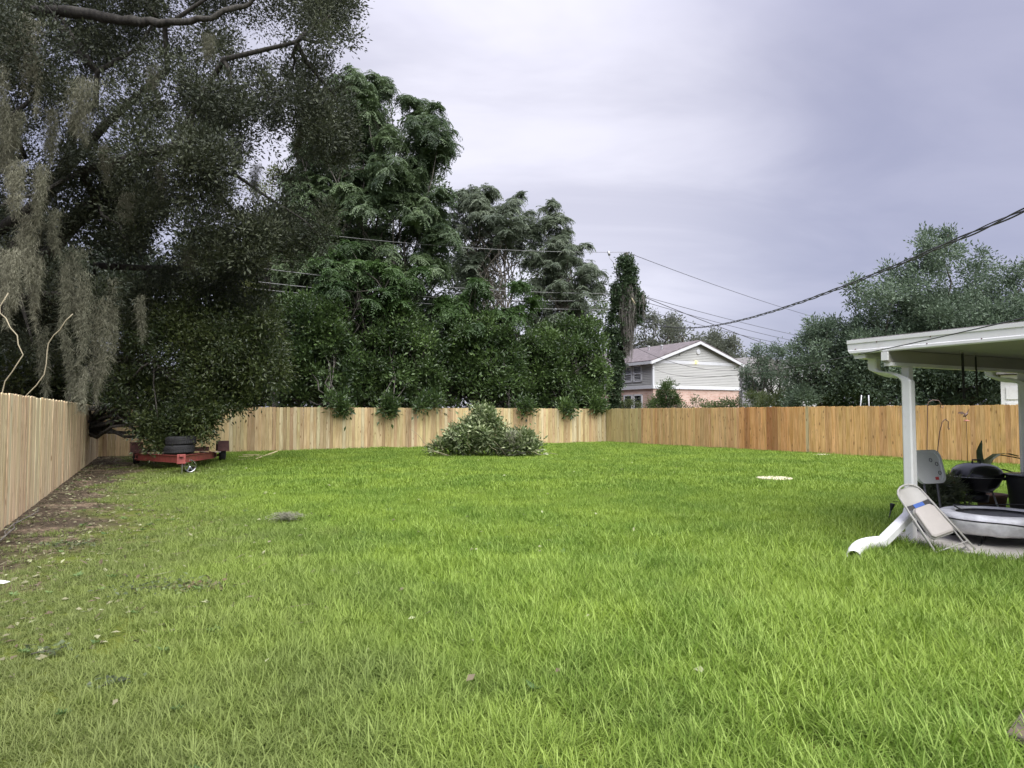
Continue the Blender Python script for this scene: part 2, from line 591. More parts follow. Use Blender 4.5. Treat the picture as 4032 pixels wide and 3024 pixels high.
L(nt, ge.outputs['Position'], of5.inputs[0])
L(nt, of5.outputs[0], n5.inputs['Vector'])
c = mix_col(nt, map_range(nt, n5.outputs['Fac'], 0.56, 0.74, 0.0, 0.38), c, (0.19, 0.195, 0.075))
c = mix_col(nt, map_range(nt, a1.outputs['Fac'], 0.6, 1.0, 0.0, 0.8, False), c, (0.35, 0.46, 0.12))
c = mix_col(nt, map_range(nt, a1.outputs['Fac'], 0.45, 0.0, 0.0, 0.55, False), c, (0.085, 0.160, 0.016))
sp_ = N(nt, 'ShaderNodeVectorMath', operation='SUBTRACT')
L(nt, ge.outputs['Position'], sp_.inputs[0])
sp_.inputs[1].default_value = FA
dq = N(nt, 'ShaderNodeVectorMath', operation='DOT_PRODUCT')
L(nt, sp_.outputs[0], dq.inputs[0])
dq.inputs[1].default_value = NL
jit = math_node(nt, 'MULTIPLY', math_node(nt, 'SUBTRACT', n1.outputs['Fac'], 0.5), 4.0)
worn = map_range(nt, math_node(nt, 'ADD', dq.outputs['Value'], jit), 0.8, 4.6, 0.7, 0.0)
c = mix_col(nt, worn, c, (0.17, 0.178, 0.075))
L(nt, c, b.inputs['Base Color'])
b.inputs['Roughness'].default_value = 0.5
b.inputs['Specular IOR Level'].default_value = 0.14
tr = N(nt, 'ShaderNodeBsdfTranslucent')
L(nt, mix_col(nt, 0.4, c, (0.18, 0.33, 0.03)), tr.inputs[0])
mx = N(nt, 'ShaderNodeMixShader', inputs={0: 0.32})
L(nt, b.outputs[0], mx.inputs[1])
L(nt, tr.outputs[0], mx.inputs[2])
L(nt, mx.outputs[0], nt.nodes['Material Output'].inputs[0])

M_brick, nt, b = new_mat('house_brick')
t = N(nt, 'ShaderNodeTexCoord')
brk = N(nt, 'ShaderNodeTexBrick')
sx = N(nt, 'ShaderNodeSeparateXYZ')
L(nt, t.outputs['Object'], sx.inputs[0])
cb = N(nt, 'ShaderNodeCombineXYZ')
L(nt, math_node(nt, 'ADD', sx.outputs[0], sx.outputs[1]), cb.inputs[0])
L(nt, sx.outputs[2], cb.inputs[1])
L(nt, cb.outputs[0], brk.inputs['Vector'])
brk.inputs['Scale'].default_value = 1.0
brk.inputs['Brick Width'].default_value = 0.42
brk.inputs['Row Height'].default_value = 0.125
brk.inputs['Mortar Size'].default_value = 0.02
brk.inputs['Color1'].default_value = (0.36, 0.185, 0.14, 1)
brk.inputs['Color2'].default_value = (0.50, 0.31, 0.255, 1)
brk.inputs['Mortar'].default_value = (0.46, 0.38, 0.33, 1)
n1 = N(nt, 'ShaderNodeTexNoise', inputs={'Scale': 2.3, 'Detail': 4.0})
L(nt, cb.outputs[0], n1.inputs['Vector'])
L(nt, mix_col(nt, map_range(nt, n1.outputs['Fac'], 0.35, 0.65, 0.1, 0.6), brk.outputs['Color'], (0.55, 0.42, 0.36)), b.inputs['Base Color'])
b.inputs['Roughness'].default_value = 0.85

# ------------------------------------------------------------------ ground
bmv, bmf = [], []
xs = [-600, -120, -40, -20, -10, -4, 0, 4, 10, 20, 40, 120, 600]
ys = [-300, -60, -15, -4, 2, 6, 12, 20, 30, 45, 80, 200, 1200]
for y in ys:
    for x in xs:
        bmv.append((x, y, 0.0))
w = len(xs)
for j in range(len(ys) - 1):
    for i in range(w - 1):
        bmf.append((j * w + i, j * w + i + 1, (j + 1) * w + i + 1, (j + 1) * w + i))
mb = MB()
mb.add(bmv, bmf)
tag(mb.build('ground', M_ground), kind='structure')

# ------------------------------------------------------------------ wooden fences, picket by picket
PW = 0.138


def picket_mesh(i, w=PW - 0.006, h=1.83, th=0.017, ear=0.02):
    hw = w / 2
    poly = [(-hw, 0), (hw, 0), (hw, h - ear), (hw - ear, h), (-hw + ear, h), (-hw, h - ear)]
    return MB().prism(poly, -th / 2, th / 2).mesh('picket', M_fence)


PM = [picket_mesh(0, PW - 0.004), picket_mesh(1, PW - 0.009), picket_mesh(2, PW - 0.002, 1.824), picket_mesh(3, PW - 0.006, 1.836)]
TRIM = picket_mesh(4, 0.155, 1.85, 0.022, 0.012)


def vary(col, s=0.12):
    k = 1 + random.uniform(-s, s)
    return tuple(min(1, max(0, x * k * (1 + random.uniform(-s * .35, s * .35)))) for x in col)


def build_fence(label, a, b, colour_of, trims=(), group='wooden privacy fences round the yard'):
    d = (b - a)
    length = d.length
    d.normalize()
    rz = math.atan2(d.y, d.x)
    root = thing('wooden_fence', label, 'fence', a, (0, 0, rz), group)
    n = int(length / PW)
    for i in range(n):
        s = (i + 0.5) * PW
        is_trim = any(abs(s - t) < PW / 2 for t in trims)
        o = bpy.data.objects.new('picket', TRIM if is_trim else random.choice(PM))
        C.objects.link(o)
        o.parent = root
        o.location = (s + random.uniform(-.001, .001), (0.012 if is_trim else 0) + random.uniform(-.0045, .0045), random.gauss(0, .006) + 0.004)
        o.rotation_euler = (random.uniform(-.004, .004), random.uniform(-.0025, .0025), random.uniform(-.035, .035))  # beam takes the dull soffit colour in place of its shade
        o.color = (*colour_of(s, is_trim), 1)
    inner = 1 if (Vector((-d.y, d.x, 0)).dot(Vector((0, 16, 0)) - a) > 0) else -1
    for z in (0.28, 0.95, 1.6):
        mb = MB()
        mb.box((length / 2, -inner * 0.032, z), (length - .05, 0.038, 0.085))
        o = mb.build('rail', M_fence, root)
        o.color = (0.45, 0.35, 0.2, 1)
    k = 0.1
    pm = MB().box((0, 0, 0.86), (0.09, 0.09, 1.72)).mesh('post', M_fence)
    while k < length:
        o = bpy.data.objects.new('post', pm)
        C.objects.link(o)
        o.parent = root
        o.location = (k, -inner * 0.1, 0)
        o.color = (0.42, 0.34, 0.2, 1)
        k += 2.44
    return root


def col_left(s, tr):
    r = random.random()
    if r < .18:
        return vary((0.66, 0.57, 0.36), .06)
    if r < .33:
        return vary((0.56, 0.415, 0.265), .08)
    return vary((0.66, 0.515, 0.32), .09)


def col_back(s, tr):
    r = random.random()
    if r < .16:
        return vary((0.53, 0.445, 0.27), .07)
    if r < .36:
        return vary((0.38, 0.27, 0.145), .12)
    return vary((0.50, 0.385, 0.20), .13)


def col_right(s, tr):
    if tr:
        return vary((0.56, 0.47, 0.25), .04)
    if s < 2.7:
        return vary((0.50, 0.40, 0.19), .10)
    if s < 8.9:
        base = (0.66, 0.43, 0.20) if random.random() < .7 else (0.60, 0.36, 0.165)
        return vary(base, .12)
    if s < 12.0:
        base = (0.68, 0.37, 0.145) if random.random() < .68 else (0.42, 0.20, 0.08)
        return vary(base, .12)
    base = (0.74, 0.45, 0.18) if random.random() < .65 else (0.64, 0.37, 0.155)
    return vary(base, .09)


a_ext = FA - (FB - FA).normalized() * 2.2
build_fence('pale yellow pine fence running away along the dirt strip beside the oak', a_ext, FB, col_left)
build_fence('long pale pine fence across the far end behind the trailer and brush pile', FB, FC, col_back, trims=(0.06,))
build_fence('orange tinted wooden fence with a pale upright board, behind the patio cover', FC, FD, col_right, trims=(12.1,))

# ------------------------------------------------------------------ lawn: tufts of real blades on points


def tuft_mesh(name, n, rad, lmin, lmax, wid, seg=3, lean=1.0):
    vs, fs, ti = [], [], []
    for i in range(n):
        a = random.uniform(0, 2 * math.pi)
        rr = rad * math.sqrt(random.random())
        base = Vector((rr * math.cos(a), rr * math.sin(a), -0.005))
        an = random.uniform(0, 2 * math.pi)
        d = Vector((math.cos(an), math.sin(an), 0))
        s = Vector((-d.y, d.x, 0))
        ln = random.uniform(lmin, lmax)
        el = R(random.uniform(16, 82))
        curl = random.uniform(0.4, 1.9) * lean
        wv = wid * random.uniform(.6, 1.35)
        t = random.random()
        p = base.copy()
        k0 = len(vs)
        for j in range(seg + 1):
            f = j / seg
            w = wv * (1 - f ** 2.2) * 0.5
            if j < seg:
                vs += [p - s * w, p + s * w]
                ti += [t, t]
            else:
                vs.append(p.copy())
                ti.append(t)
            e = el - curl * f * 0.8
            p = p + (d * math.cos(e) + Vector((0, 0, 1)) * math.sin(e)) * (ln / seg)
            if p.z < 0.004:
                p.z = 0.004
        for j in range(seg - 1):
            q = k0 + 2 * j
            fs += [(q, q + 1, q + 3), (q, q + 3, q + 2)]
        q = k0 + 2 * (seg - 1)
        fs.append((q, q + 1, q + 2))
    me = np_mesh(name, np.array([tuple(v) for v in vs]), np.array(fs), M_grass, {'tint': np.array(ti)}, smooth=True)
    return bpy.data.objects.new(name, me)


variants = []
for i in range(5):
    variants.append(tuft_mesh('near_tuft', 19, 0.06, 0.06, 0.19, 0.0062, 4, 1.15))
for i in range(4):
    variants.append(tuft_mesh('mid_tuft', 50, 0.12, 0.05, 0.14, 0.0062, 3))
for i in range(4):
    variants.append(tuft_mesh('far_tuft', 80, 0.26, 0.06, 0.13, 0.013, 2))


def vnoise(x, y, s, seed=0):
    """cheap smooth value noise"""
    x = x * s + seed * 17.3
    y = y * s + seed * 9.1
    xi, yi = np.floor(x), np.floor(y)
    fx, fy = x - xi, y - yi
    fx, fy = fx * fx * (3 - 2 * fx), fy * fy * (3 - 2 * fy)

    def h(a, b_):
        q = np.sin(a * 127.1 + b_ * 311.7 + seed * 74.7) * 43758.5453
        return q - np.floor(q)
    return (h(xi, yi) * (1 - fx) + h(xi + 1, yi) * fx) * (1 - fy) + (h(xi, yi + 1) * (1 - fx) + h(xi + 1, yi + 1) * fx) * fy


def inside_yard(x, y, m=0.03):
    dl = (x - FA.x) * NL.x + (y - FA.y) * NL.y
    db = (x - FB.x) * NB.x + (y - FB.y) * NB.y
    dr = (x - FC.x) * NR.x + (y - FC.y) * NR.y
    return dl, db, dr, (dl > m) & (db > m) & (dr > m)


# patio frame: K is the outer gutter corner of the patio cover
K = Vector((4.24, 8.45, 0))


def puv(u, v, z=0.0):
    p = K + U * u + V * v
    return Vector((p.x, p.y, z))


SLAB0 = G(4025, 2214, 0.04)
SLAB0 = Vector((SLAB0.x, SLAB0.y, 0))


def on_slab(x, y, m=0.02):
    u = (x - SLAB0.x) * -U.x + (y - SLAB0.y) * -U.y
    v = (x - SLAB0.x) * V.x + (y - SLAB0.y) * V.y
    return (u > -m) & (u < 1.62 + m) & (v > -m) & (v < 6)


RIMP = G(735, 1862)
TRQ = Vector((-10.62, 21.33, 0))          # trailer axle centre


def scatter(y0, y1, dens, idx0, nidx, smin, smax, worn_far=True):
    k = 0.80
    area = k * (y1 * y1 - y0 * y0) + 2 * (y1 - y0)
    n = int(area * dens)
    y = np.sqrt(rng.uniform(y0 * y0, y1 * y1, n))
    x = rng.uniform(-1, 1, n) * (k * y + 1.0)
    dl, db, dr, ok = inside_yard(x, y)
    ok &= ~on_slab(x, y)
    nz = vnoise(x, y, 0.9, 1) * .6 + vnoise(x, y, 2.3, 2) * .4
    nz2 = vnoise(x, y, 3.7, 3) * .55 + vnoise(x, y, 9.0, 4) * .45
    q = dl + (nz - .5) * 3.2 + .8 * np.clip((9.5 - y) / 4, 0, 1)
    p = np.clip((q - 0.7) / 1.7, 0, 1) ** 1.3
    p *= np.clip((db + (nz2 - .5) * .5 - 0.1) / 0.5, 0, 1)
    p *= np.where(dl < 4.0, np.clip((nz2 - .30) * 4.5 + (q - 1.2) * .5, .12, 1), np.clip((nz2 - .12) * 7, .35, 1))
    tu = (x - TRQ.x) * U.x + (y - TRQ.y) * U.y
    tv = (x - TRQ.x) * V.x + (y - TRQ.y) * V.y
    p *= np.where((tu > -1.8) & (tu < 3.6) & (np.abs(tv) < 1.3), .35, 1)
    p *= np.where(np.hypot(x - RIMP.x, y - RIMP.y + .15) < .5, .25, 1)
    ok &= rng.random(n) < p
    x, y, dl, nz, nz2 = x[ok], y[ok], dl[ok], nz[ok], nz2[ok]
    m = len(x)
    hgt = 0.72 + 0.62 * (vnoise(x, y, 0.75, 5) * .5 + vnoise(x, y, 2.1, 6) * .5)
    hgt *= np.clip(0.45 + dl * 0.11, .45, 1.0)
    s = rng.uniform(smin, smax, m) * hgt
    rot = np.stack([rng.uniform(-.16, .16, m), rng.uniform(-.16, .16, m), rng.uniform(0, 6.283, m)], 1)
    return np.stack([x, y, np.zeros(m)], 1), rot, s, rng.integers(idx0, idx0 + nidx, m)


parts = [scatter(2.2, 7.0, 620, 0, 5, .75, 1.25), scatter(7.0, 13.5, 190, 5, 4, .8, 1.2), scatter(13.5, 38, 62, 9, 4, .8, 1.2),
         scatter(5.5, 9.0, 90, 0, 5, .9, 1.4)]
pts = np.concatenate([p[0] for p in parts])
rots = np.concatenate([p[1] for p in parts])
scl = np.concatenate([p[2] for p in parts])
idx = np.concatenate([p[3] for p in parts])


def instancer(name, pts, rots, scl, idx, variants, itint=None):
    me = bpy.data.meshes.new(name)
    me.vertices.add(len(pts))
    me.vertices.foreach_set('co', np.ascontiguousarray(pts, np.float32).ravel())
    a = me.attributes.new('rot', 'FLOAT_VECTOR', 'POINT')
    a.data.foreach_set('vector', np.ascontiguousarray(rots, np.float32).ravel())
    a = me.attributes.new('scl', 'FLOAT', 'POINT')
    a.data.foreach_set('value', np.ascontiguousarray(scl, np.float32))
    a = me.attributes.new('idx', 'INT', 'POINT')
    a.data.foreach_set('value', np.ascontiguousarray(idx, np.int32))
    if itint is not None:
        a = me.attributes.new('itint', 'FLOAT', 'POINT')
        a.data.foreach_set('value', np.ascontiguousarray(itint, np.float32))
    me.update()
    o = bpy.data.objects.new(name, me)
    C.objects.link(o)
    ng = bpy.data.node_groups.new(name, 'GeometryNodeTree')
    ng.interface.new_socket('Geometry', in_out='INPUT', socket_type='NodeSocketGeometry')
    ng.interface.new_socket('Geometry', in_out='OUTPUT', socket_type='NodeSocketGeometry')
    gi = ng.nodes.new('NodeGroupInput')
    go = ng.nodes.new('NodeGroupOutput')
    jn = ng.nodes.new('GeometryNodeJoinGeometry')
    for vobj in reversed(variants):
        oi = ng.nodes.new('GeometryNodeObjectInfo')
        oi.inputs['Object'].default_value = vobj
        oi.inputs['As Instance'].default_value = False
        g2 = ng.nodes.new('GeometryNodeGeometryToInstance')
        ng.links.new(oi.outputs['Geometry'], g2.inputs[0])
        ng.links.new(g2.outputs[0], jn.inputs[0])
    ip = ng.nodes.new('GeometryNodeInstanceOnPoints')
    ng.links.new(gi.outputs[0], ip.inputs['Points'])
    ng.links.new(jn.outputs[0], ip.inputs['Instance'])
    ip.inputs['Pick Instance'].default_value = True

    def attr(nm, ty):
        n = ng.nodes.new('GeometryNodeInputNamedAttribute')
        n.data_type = ty
        n.inputs['Name'].default_value = nm
        return n.outputs[0]
    ng.links.new(attr('idx', 'INT'), ip.inputs['Instance Index'])
    er = ng.nodes.new('FunctionNodeEulerToRotation')
    ng.links.new(attr('rot', 'FLOAT_VECTOR'), er.inputs[0])
    ng.links.new(er.outputs[0], ip.inputs['Rotation'])
    ng.links.new(attr('scl', 'FLOAT'), ip.inputs['Scale'])
    ng.links.new(ip.outputs[0], go.inputs[0])
    md = o.modifiers.new('scatter', 'NODES')
    md.node_group = ng
    return o


tag(instancer('grass', pts, rots, scl, idx, variants), 'bright green uneven lawn grass covering the yard', 'grass', kind='stuff')
print('grass tufts', len(pts))

# ------------------------------------------------------------------ foliage tools


def poly_px(poly):
    return np.array(poly, float)


def in_poly(p, poly):
    x, y = p[:, 0], p[:, 1]
    r = np.zeros(len(p), bool)
    n = len(poly)
    j = n - 1
    for i in range(n):
        xi, yi = poly[i]
        xj, yj = poly[j]
        c = ((yi > y) != (yj > y)) & (x < (xj - xi) * (y - yi) / (yj - yi + 1e-9) + xi)
        r ^= c
        j = i
    return r


def edge_dist(p, poly):
    d = np.full(len(p), 1e9)
    n = len(poly)
    for i in range(n):
        a, b_ = poly[i], poly[(i + 1) % n]
        ab = b_ - a
        t = np.clip(((p - a) @ ab) / (ab @ ab + 1e-9), 0, 1)
        q = a + t[:, None] * ab
        d = np.minimum(d, np.linalg.norm(p - q, axis=1))
    return d


def blobs_in(poly, Y, thick, n, rmin, rmax, clearance=1.0, tilt=0.0):
    """leaf masses filling an outline that stands at distance Y and is `thick` deep either way"""
    poly = poly_px(poly)
    lo, hi = poly.min(0), poly.max(0)
    out = []
    tries = 0
    while len(out) < n and tries < 60:
        tries += 1
        p = rng.uniform(lo, hi, (n * 2, 2))
        p = p[in_poly(p, poly)]
        if not len(p):
            continue
        e = edge_dist(p, poly) * Y / F
        for (px, py), ed in zip(p, e):
            r = rng.uniform(rmin, rmax)
            r = min(r, max(ed * clearance, rmin * .45))
            k = min(1.0, ed / max(thick, .1) + .25)
            dy = thick * k * rng.uniform(-1, 1) * rng.uniform(.4, 1) ** .5
            yy = Y + dy + tilt * (px - poly[:, 0].mean()) / F * Y
            c = at(px, py, yy)
            if c.z < 0.25 + r * .3:
                continue
            out.append((c.x, c.y, c.z, r))
            if len(out) >= n:
                break
    return np.array(out)


BT, KEEP = {}, []


def clumps_on(blobs, per_m2, flat=0.8):
    cs, nr, bt = [], [], []
    for x, y, z, r in blobs:
        b0 = rng.normal(0, .17)
        k = max(6, int(per_m2 * r * r * 4))
        d = rng.normal(size=(k, 3))
        d[:, 2] = d[:, 2] * .9 + .25
        d /= np.linalg.norm(d, axis=1)[:, None]
        rad = r * np.where(rng.random(k) < .3, rng.uniform(.1, .6, k), rng.uniform(.45, 1.08, k) ** .6)
        q = np.array([x, y, z]) + d * rad[:, None] * np.array([1, 1, flat])
        cs.append(q)
        nr.append(d)
        bt.append(np.full(k, b0))
    cs = np.concatenate(cs)
    nr = np.concatenate(nr)
    ok = cs[:, 2] > 0.08
    cs, nr = cs[ok], nr[ok]
    BT[id(cs)] = np.concatenate(bt)[ok]
    KEEP.append(cs)
    return cs, nr


def unit(a):
    return a / (np.linalg.norm(a, axis=1)[:, None] + 1e-9)


def leaf_quads(pos, axis, nrm, ln, wd, tint, fold=0.18):
    """diamond leaves: base, left, tip, right"""
    axis = unit(axis)
    side = unit(np.cross(axis, nrm))
    nn = np.cross(side, axis)
    ln = ln[:, None]
    wd = wd[:, None]
    b0 = pos
    tp = pos + axis * ln
    md = pos + axis * ln * .45
    lf = md - side * wd * .5 + nn * wd * fold
    rt = md + side * wd * .5 + nn * wd * fold
    v = np.stack([b0, lf, tp, rt], 1).reshape(-1, 3)
    m = len(pos)
    k = np.arange(m)[:, None] * 4
    f = np.concatenate([k + np.array([[0, 2, 1]]), k + np.array([[0, 3, 2]])], 0)
    return v, f, np.repeat(tint, 4)


def align(nr, up=.45):
    """euler angles that turn +z to the (lifted) normals, with random spin"""
    n = unit(nr * (1 - up) + np.array([0, 0, up]))
    m = len(n)
    th = np.arccos(np.clip(n[:, 2], -1, 1))
    ph = np.arctan2(n[:, 1], n[:, 0])
    yw = rng.uniform(0, 6.283, m)
    cp, sp, ct, st, cy, sy = np.cos(ph), np.sin(ph), np.cos(th), np.sin(th), np.cos(yw), np.sin(yw)
    r00 = cp * ct * cy - sp * sy
    r10 = sp * ct * cy + cp * sy
    r20, r21, r22 = -st * cy, st * sy, ct
    return np.stack([np.arctan2(r21, r22), np.arcsin(np.clip(-r20, -1, 1)), np.arctan2(r10, r00)], 1)


def leaf_clumps(cs, nr, per, spread, ln, wd, droop=0.0, tint_mu=.4, tint_sd=.25, aim=.5, nvar=5, dens=2.0):
    """sprigs of leaves set on the clump points"""
    var = []
    for i in range(nvar):
        m = int(per * dens)
        off = rng.normal(size=(m, 3)) * spread * .55
        axis = unit(off + np.array([0, 0, 1.0]) * spread * .5 + rng.normal(size=(m, 3)) * spread * .35)
        axis[:, 2] -= droop
        nrm = rng.normal(size=(m, 3)) * (1 - aim) + np.array([0, 0, .55 + aim])
        var.append(leaf_quads(off, axis, nrm, ln * rng.uniform(.65, 1.3, m), wd * rng.uniform(.7, 1.25, m), rng.normal(0, .14, m)))
    it = np.clip(rng.normal(tint_mu, tint_sd * .75, len(cs)) + BT.get(id(cs), 0.0), 0, 1)
    return dict(pts=cs, rots=align(nr), scl=rng.uniform(.65, 1.35, len(cs)), idx=rng.integers(0, nvar, len(cs)), var=var, it=it)


def fronds(cs, nr, nf, flen, nl, ln, wd, tint_mu=.45, tint_sd=.2, nvar=6):
    o_ = np.zeros((1, 3))
    z_ = np.array([[0, 0, 1.0]])
    var = [frond_one(o_, z_, nf, flen, nl, ln, wd) for i in range(nvar)]
    it = np.clip(rng.normal(tint_mu, tint_sd * .75, len(cs)) + BT.get(id(cs), 0.0), 0, 1)
    return dict(pts=cs, rots=align(nr, .6), scl=rng.uniform(.75, 1.2, len(cs)), idx=rng.integers(0, nvar, len(cs)), var=var, it=it)


def frond_one(cs, nr, nf, flen, nl, ln, wd, tint_mu=0., tint_sd=.0):
    """umbrella-like rosettes of feathery, arching leaves"""
    V_, F_, T_ = [], [], []
    m = len(cs) * nf
    c = np.repeat(cs, nf, 0)
    n0 = unit(np.repeat(nr, nf, 0) * .5 + np.array([0, 0, .8]))
    d = rng.normal(size=(m, 3))
    d = unit(d - n0 * (d * n0).sum(1)[:, None] * .7 + n0 * .35)
    fl = flen * rng.uniform(.6, 1.25, m)
    ct = np.zeros(m)
    side = unit(np.cross(d, n0))
    pos_l, ax_l, nr_l, t_l = [], [], [], []
    for j in range(nl):
        f = (j + .6) / nl
        p = c + d * (fl * f)[:, None] + np.array([0, 0, -1]) * (fl * .65 * f * f)[:, None]
        tang = unit(d + np.array([0, 0, -1]) * 1.3 * f)
        for s in (-1, 1):
            pos_l.append(p)
            ax_l.append(tang * .55 + side * s * .85 + np.array([0, 0, -.28]))
            nr_l.append(n0 + rng.normal(size=(m, 3)) * .22)
            t_l.append(ct + rng.normal(0, .1, m))
    pos = np.concatenate(pos_l)
    k = len(pos)
    return leaf_quads(pos, np.concatenate(ax_l), np.concatenate(nr_l), ln * rng.uniform(.7, 1.2, k), wd * rng.uniform(.8, 1.2, k), np.concatenate(t_l))


TRI = [0]


def crown_obj(parent, vft, mat, name='crown'):
    if isinstance(vft, dict):
        vo = []
        for v, f, t in vft['var']:
            TRI[0] += len(f)
            vo.append(bpy.data.objects.new('sprig', np_mesh('sprig', v, f, mat, {'tint': t})))
        o = instancer(name, vft['pts'], vft['rots'], vft['scl'], vft['idx'], vo, vft['it'])
        o['kind'] = 'stuff'
        return attach(o, parent, True)
    v, f, t = vft
    TRI[0] += len(f)
    me = np_mesh(name, v, f, mat, {'tint': t})
    return link_mesh(name, me, parent, True)


def merge(*vfts):
    v, f, t, k = [], [], [], 0
    for a, b_, c in vfts:
        v.append(a)
        f.append(b_ + k)
        t.append(c)
        k += len(a)
    return np.concatenate(v), np.concatenate(f), np.concatenate(t)


def limb(mb, a, b, r0, r1, wig=.08, n=6, seg=7, sag=0.0):
    a, b = Vector(a), Vector(b)
    ln = (b - a).length
    pts_, rad = [], []
    for i in range(seg + 1):
        f = i / seg
        p = a.lerp(b, f)
        w = ln * wig * math.sin(f * math.pi)
        p += Vector((random.uniform(-1, 1), random.uniform(-1, 1), random.uniform(-.6, .6))) * w * .5
        p.z += -sag * math.sin(f * math.pi) * ln
        pts_.append(p)
        rad.append(r0 + (r1 - r0) * f)
    mb.tube(pts_, rad, n)
    return pts_


def tree_wood(root, base, blobs, r0, n_limbs, fork=.35, mat=None, rt=.02, twigs=True, trunks=1):
    """tapered trunk that forks into limbs reaching for the leaf masses"""
    mb = MB()
    base = Vector(base)
    cen = Vector(blobs[:, :3].mean(0))
    zt = base.z + (cen.z - base.z) * fork
    for t in range(trunks):
        off = Vector((random.uniform(-.5, .5), random.uniform(-.3, .3), 0)) * (t > 0)
        top = Vector((base.x + (cen.x - base.x) * fork, base.y + (cen.y - base.y) * fork, zt)) + off * 2.2
        path = limb(mb, base + off, top, r0 * (1 - .15 * t), r0 * .62, .05, 9)
        sel = rng.choice(len(blobs), min(n_limbs, len(blobs)), replace=False)
        for i in sel:
            tgt = Vector(blobs[i, :3])
            st = path[random.randint(4, len(path) - 1)]
            pl = limb(mb, st, tgt, r0 * .34 * random.uniform(.7, 1.1), rt, .16, 6)
            if twigs:
                for q in range(3):
                    j = blobs[rng.integers(len(blobs)), :3]
                    e = Vector(j)
                    s2 = pl[random.randint(3, 6)]
                    if (e - s2).length < 4.5:
                        limb(mb, s2, e, rt * 2, rt * .5, .15, 4, 4)
    mb.build('trunk', mat or M_bark, root, True)


def tree(name, label, cat, base, blobs, leaf, mat, r0=.2, limbs=10, fork=.35, wood=M_bark, group=None, trunks=1, rt=.02):
    root = thing(name, label, cat, base, group=group)
    tree_wood(root, base, blobs, r0, limbs, fork, wood, rt, trunks=trunks)
    crown_obj(root, leaf, mat)
    return root


# ------------------------------------------------------------------ live oak with Spanish moss over the left fence
oak_poly = [(-700, -420), (300, -480), (1300, -420), (1430, -200), (1400, 60), (1330, 250), (1390, 330), (1390, 560), (1330, 760), (1260, 1000), (1130, 1180), (900, 1230),
            (700, 1250), (560, 1260), (520, 1420), (430, 1440), (330, 1400), (200, 1420), (60, 1380), (-200, 1420), (-700, 1400)]
ob = np.concatenate([blobs_in(oak_poly, 20, 5.0, 300, .45, 1.2, 1.25), blobs_in([(-300, -200), (250, -100), (420, 300), (380, 700), (480, 1000), (430, 1250), (250, 1180), (-300, 1200)], 16.4, .8, 22, .22, .5)])
ob2 = blobs_in([(1180, -250), (1420, -250), (1455, 30), (1440, 130), (1370, 160), (1290, 215), (1200, 150)], 17, 1.2, 26, .25, .55)
oc, on = clumps_on(ob, 11.0)
oc2, on2 = clumps_on(ob2, 9.0)
ovft = leaf_clumps(oc, on, 30, .26, .095, .042, tint_mu=.42, tint_sd=.3)
ovft2 = leaf_clumps(oc2, on2, 14, .22, .085, .036, tint_mu=.75)
oak_base = Vector((-17.5, 19.5, 0))
oak = thing('live_oak', 'huge dark live oak hung with grey moss, towering over the fence', 'tree', oak_base)
mb = MB()
tp = Vector((-16.5, 19.8, 4.2))
limb(mb, oak_base, tp, .85, .6, .04, 12)
sel = rng.choice(len(ob), 60, replace=False)
mains = []
for tgt in (at(620, 70, 18), at(1050, 420, 20), at(500, 800, 21), at(900, 1050, 22), at(150, 300, 17), at(1300, 60, 17), at(300, 1150, 19), at(950, -100, 18)):
    mains.append(limb(mb, tp + Vector((0, 0, random.uniform(-.4, .6))), tgt, .22, .03, .13, 9, 9, -.06))
for i in sel:
    e = Vector(ob[i, :3])
    best = min((p for pl in mains for p in pl), key=lambda p: (p - e).length)
    if (best - e).length < 6:
        limb(mb, best, e, .07, .018, .16, 5, 5)
# the big bare limb seen crossing the top of the canopy
ctl = [at(120, 40, 18), at(330, 55, 17.5), at(520, 85, 17), at(700, 90, 16.8), at(830, 70, 16.8), at(960, 20, 17), at(1060, -40, 17)]
pth_, rad_ = [], []
for i in range(len(ctl) - 1):
    for q in range(5):
        f = (i * 5 + q) / (5 * (len(ctl) - 1))
        pth_.append(ctl[i].lerp(ctl[i + 1], q / 5) + Vector((0, random.gauss(0, .03), random.gauss(0, .022))))
        rad_.append((.15 - .11 * f) * random.uniform(.86, 1.16))
mb.tube(pth_, rad_, 10)
mb.build('trunk', M_barkdark, oak, True)
crown_obj(oak, ovft, M_oak)
crown_obj(oak, ovft2, M_oak)


def strands(top, length, width, n, depth=.5, rib=.011, curl=.05, taper=.75):
    """curtain of thin curly strands hanging from `top`"""
    vs, fs, ti = [], [], []
    top = Vector(top)
    seg = 8
    for i in range(n):
        u_ = random.gauss(0, .26)
        st = top + Vector((u_ * width, random.uniform(-depth, depth), random.uniform(-.05, .35) * length * random.random()))
        ln = length * random.uniform(.25, 1.0) * max(.15, 1 - 1.1 * abs(u_))
        p = st.copy()
        an = random.uniform(0, 6.28)
        s = Vector((math.cos(an), math.sin(an), 0))
        ph = random.uniform(0, 6.28)
        k0 = len(vs)
        t = min(1, max(0, random.gauss(.55, .25)))
        aim = top.x + (st.x - top.x) * taper
        for j in range(seg + 1):
            f = j / seg
            w = rib * (1 - .6 * f) * random.uniform(.6, 1.5)
            vs += [p - s * w, p + s * w]
            ti += [t, t]
            p = p + Vector((random.gauss(0, 1) * curl, random.gauss(0, 1) * curl, -ln / seg * random.uniform(.5, 1.5)))
            p.x += (aim - p.x) * .06
        for j in range(seg):
            q = k0 + 2 * j
            fs += [(q, q + 1, q + 3), (q, q + 3, q + 2)]
    return np.array([tuple(v) for v in vs]), np.array(fs), np.array(ti)


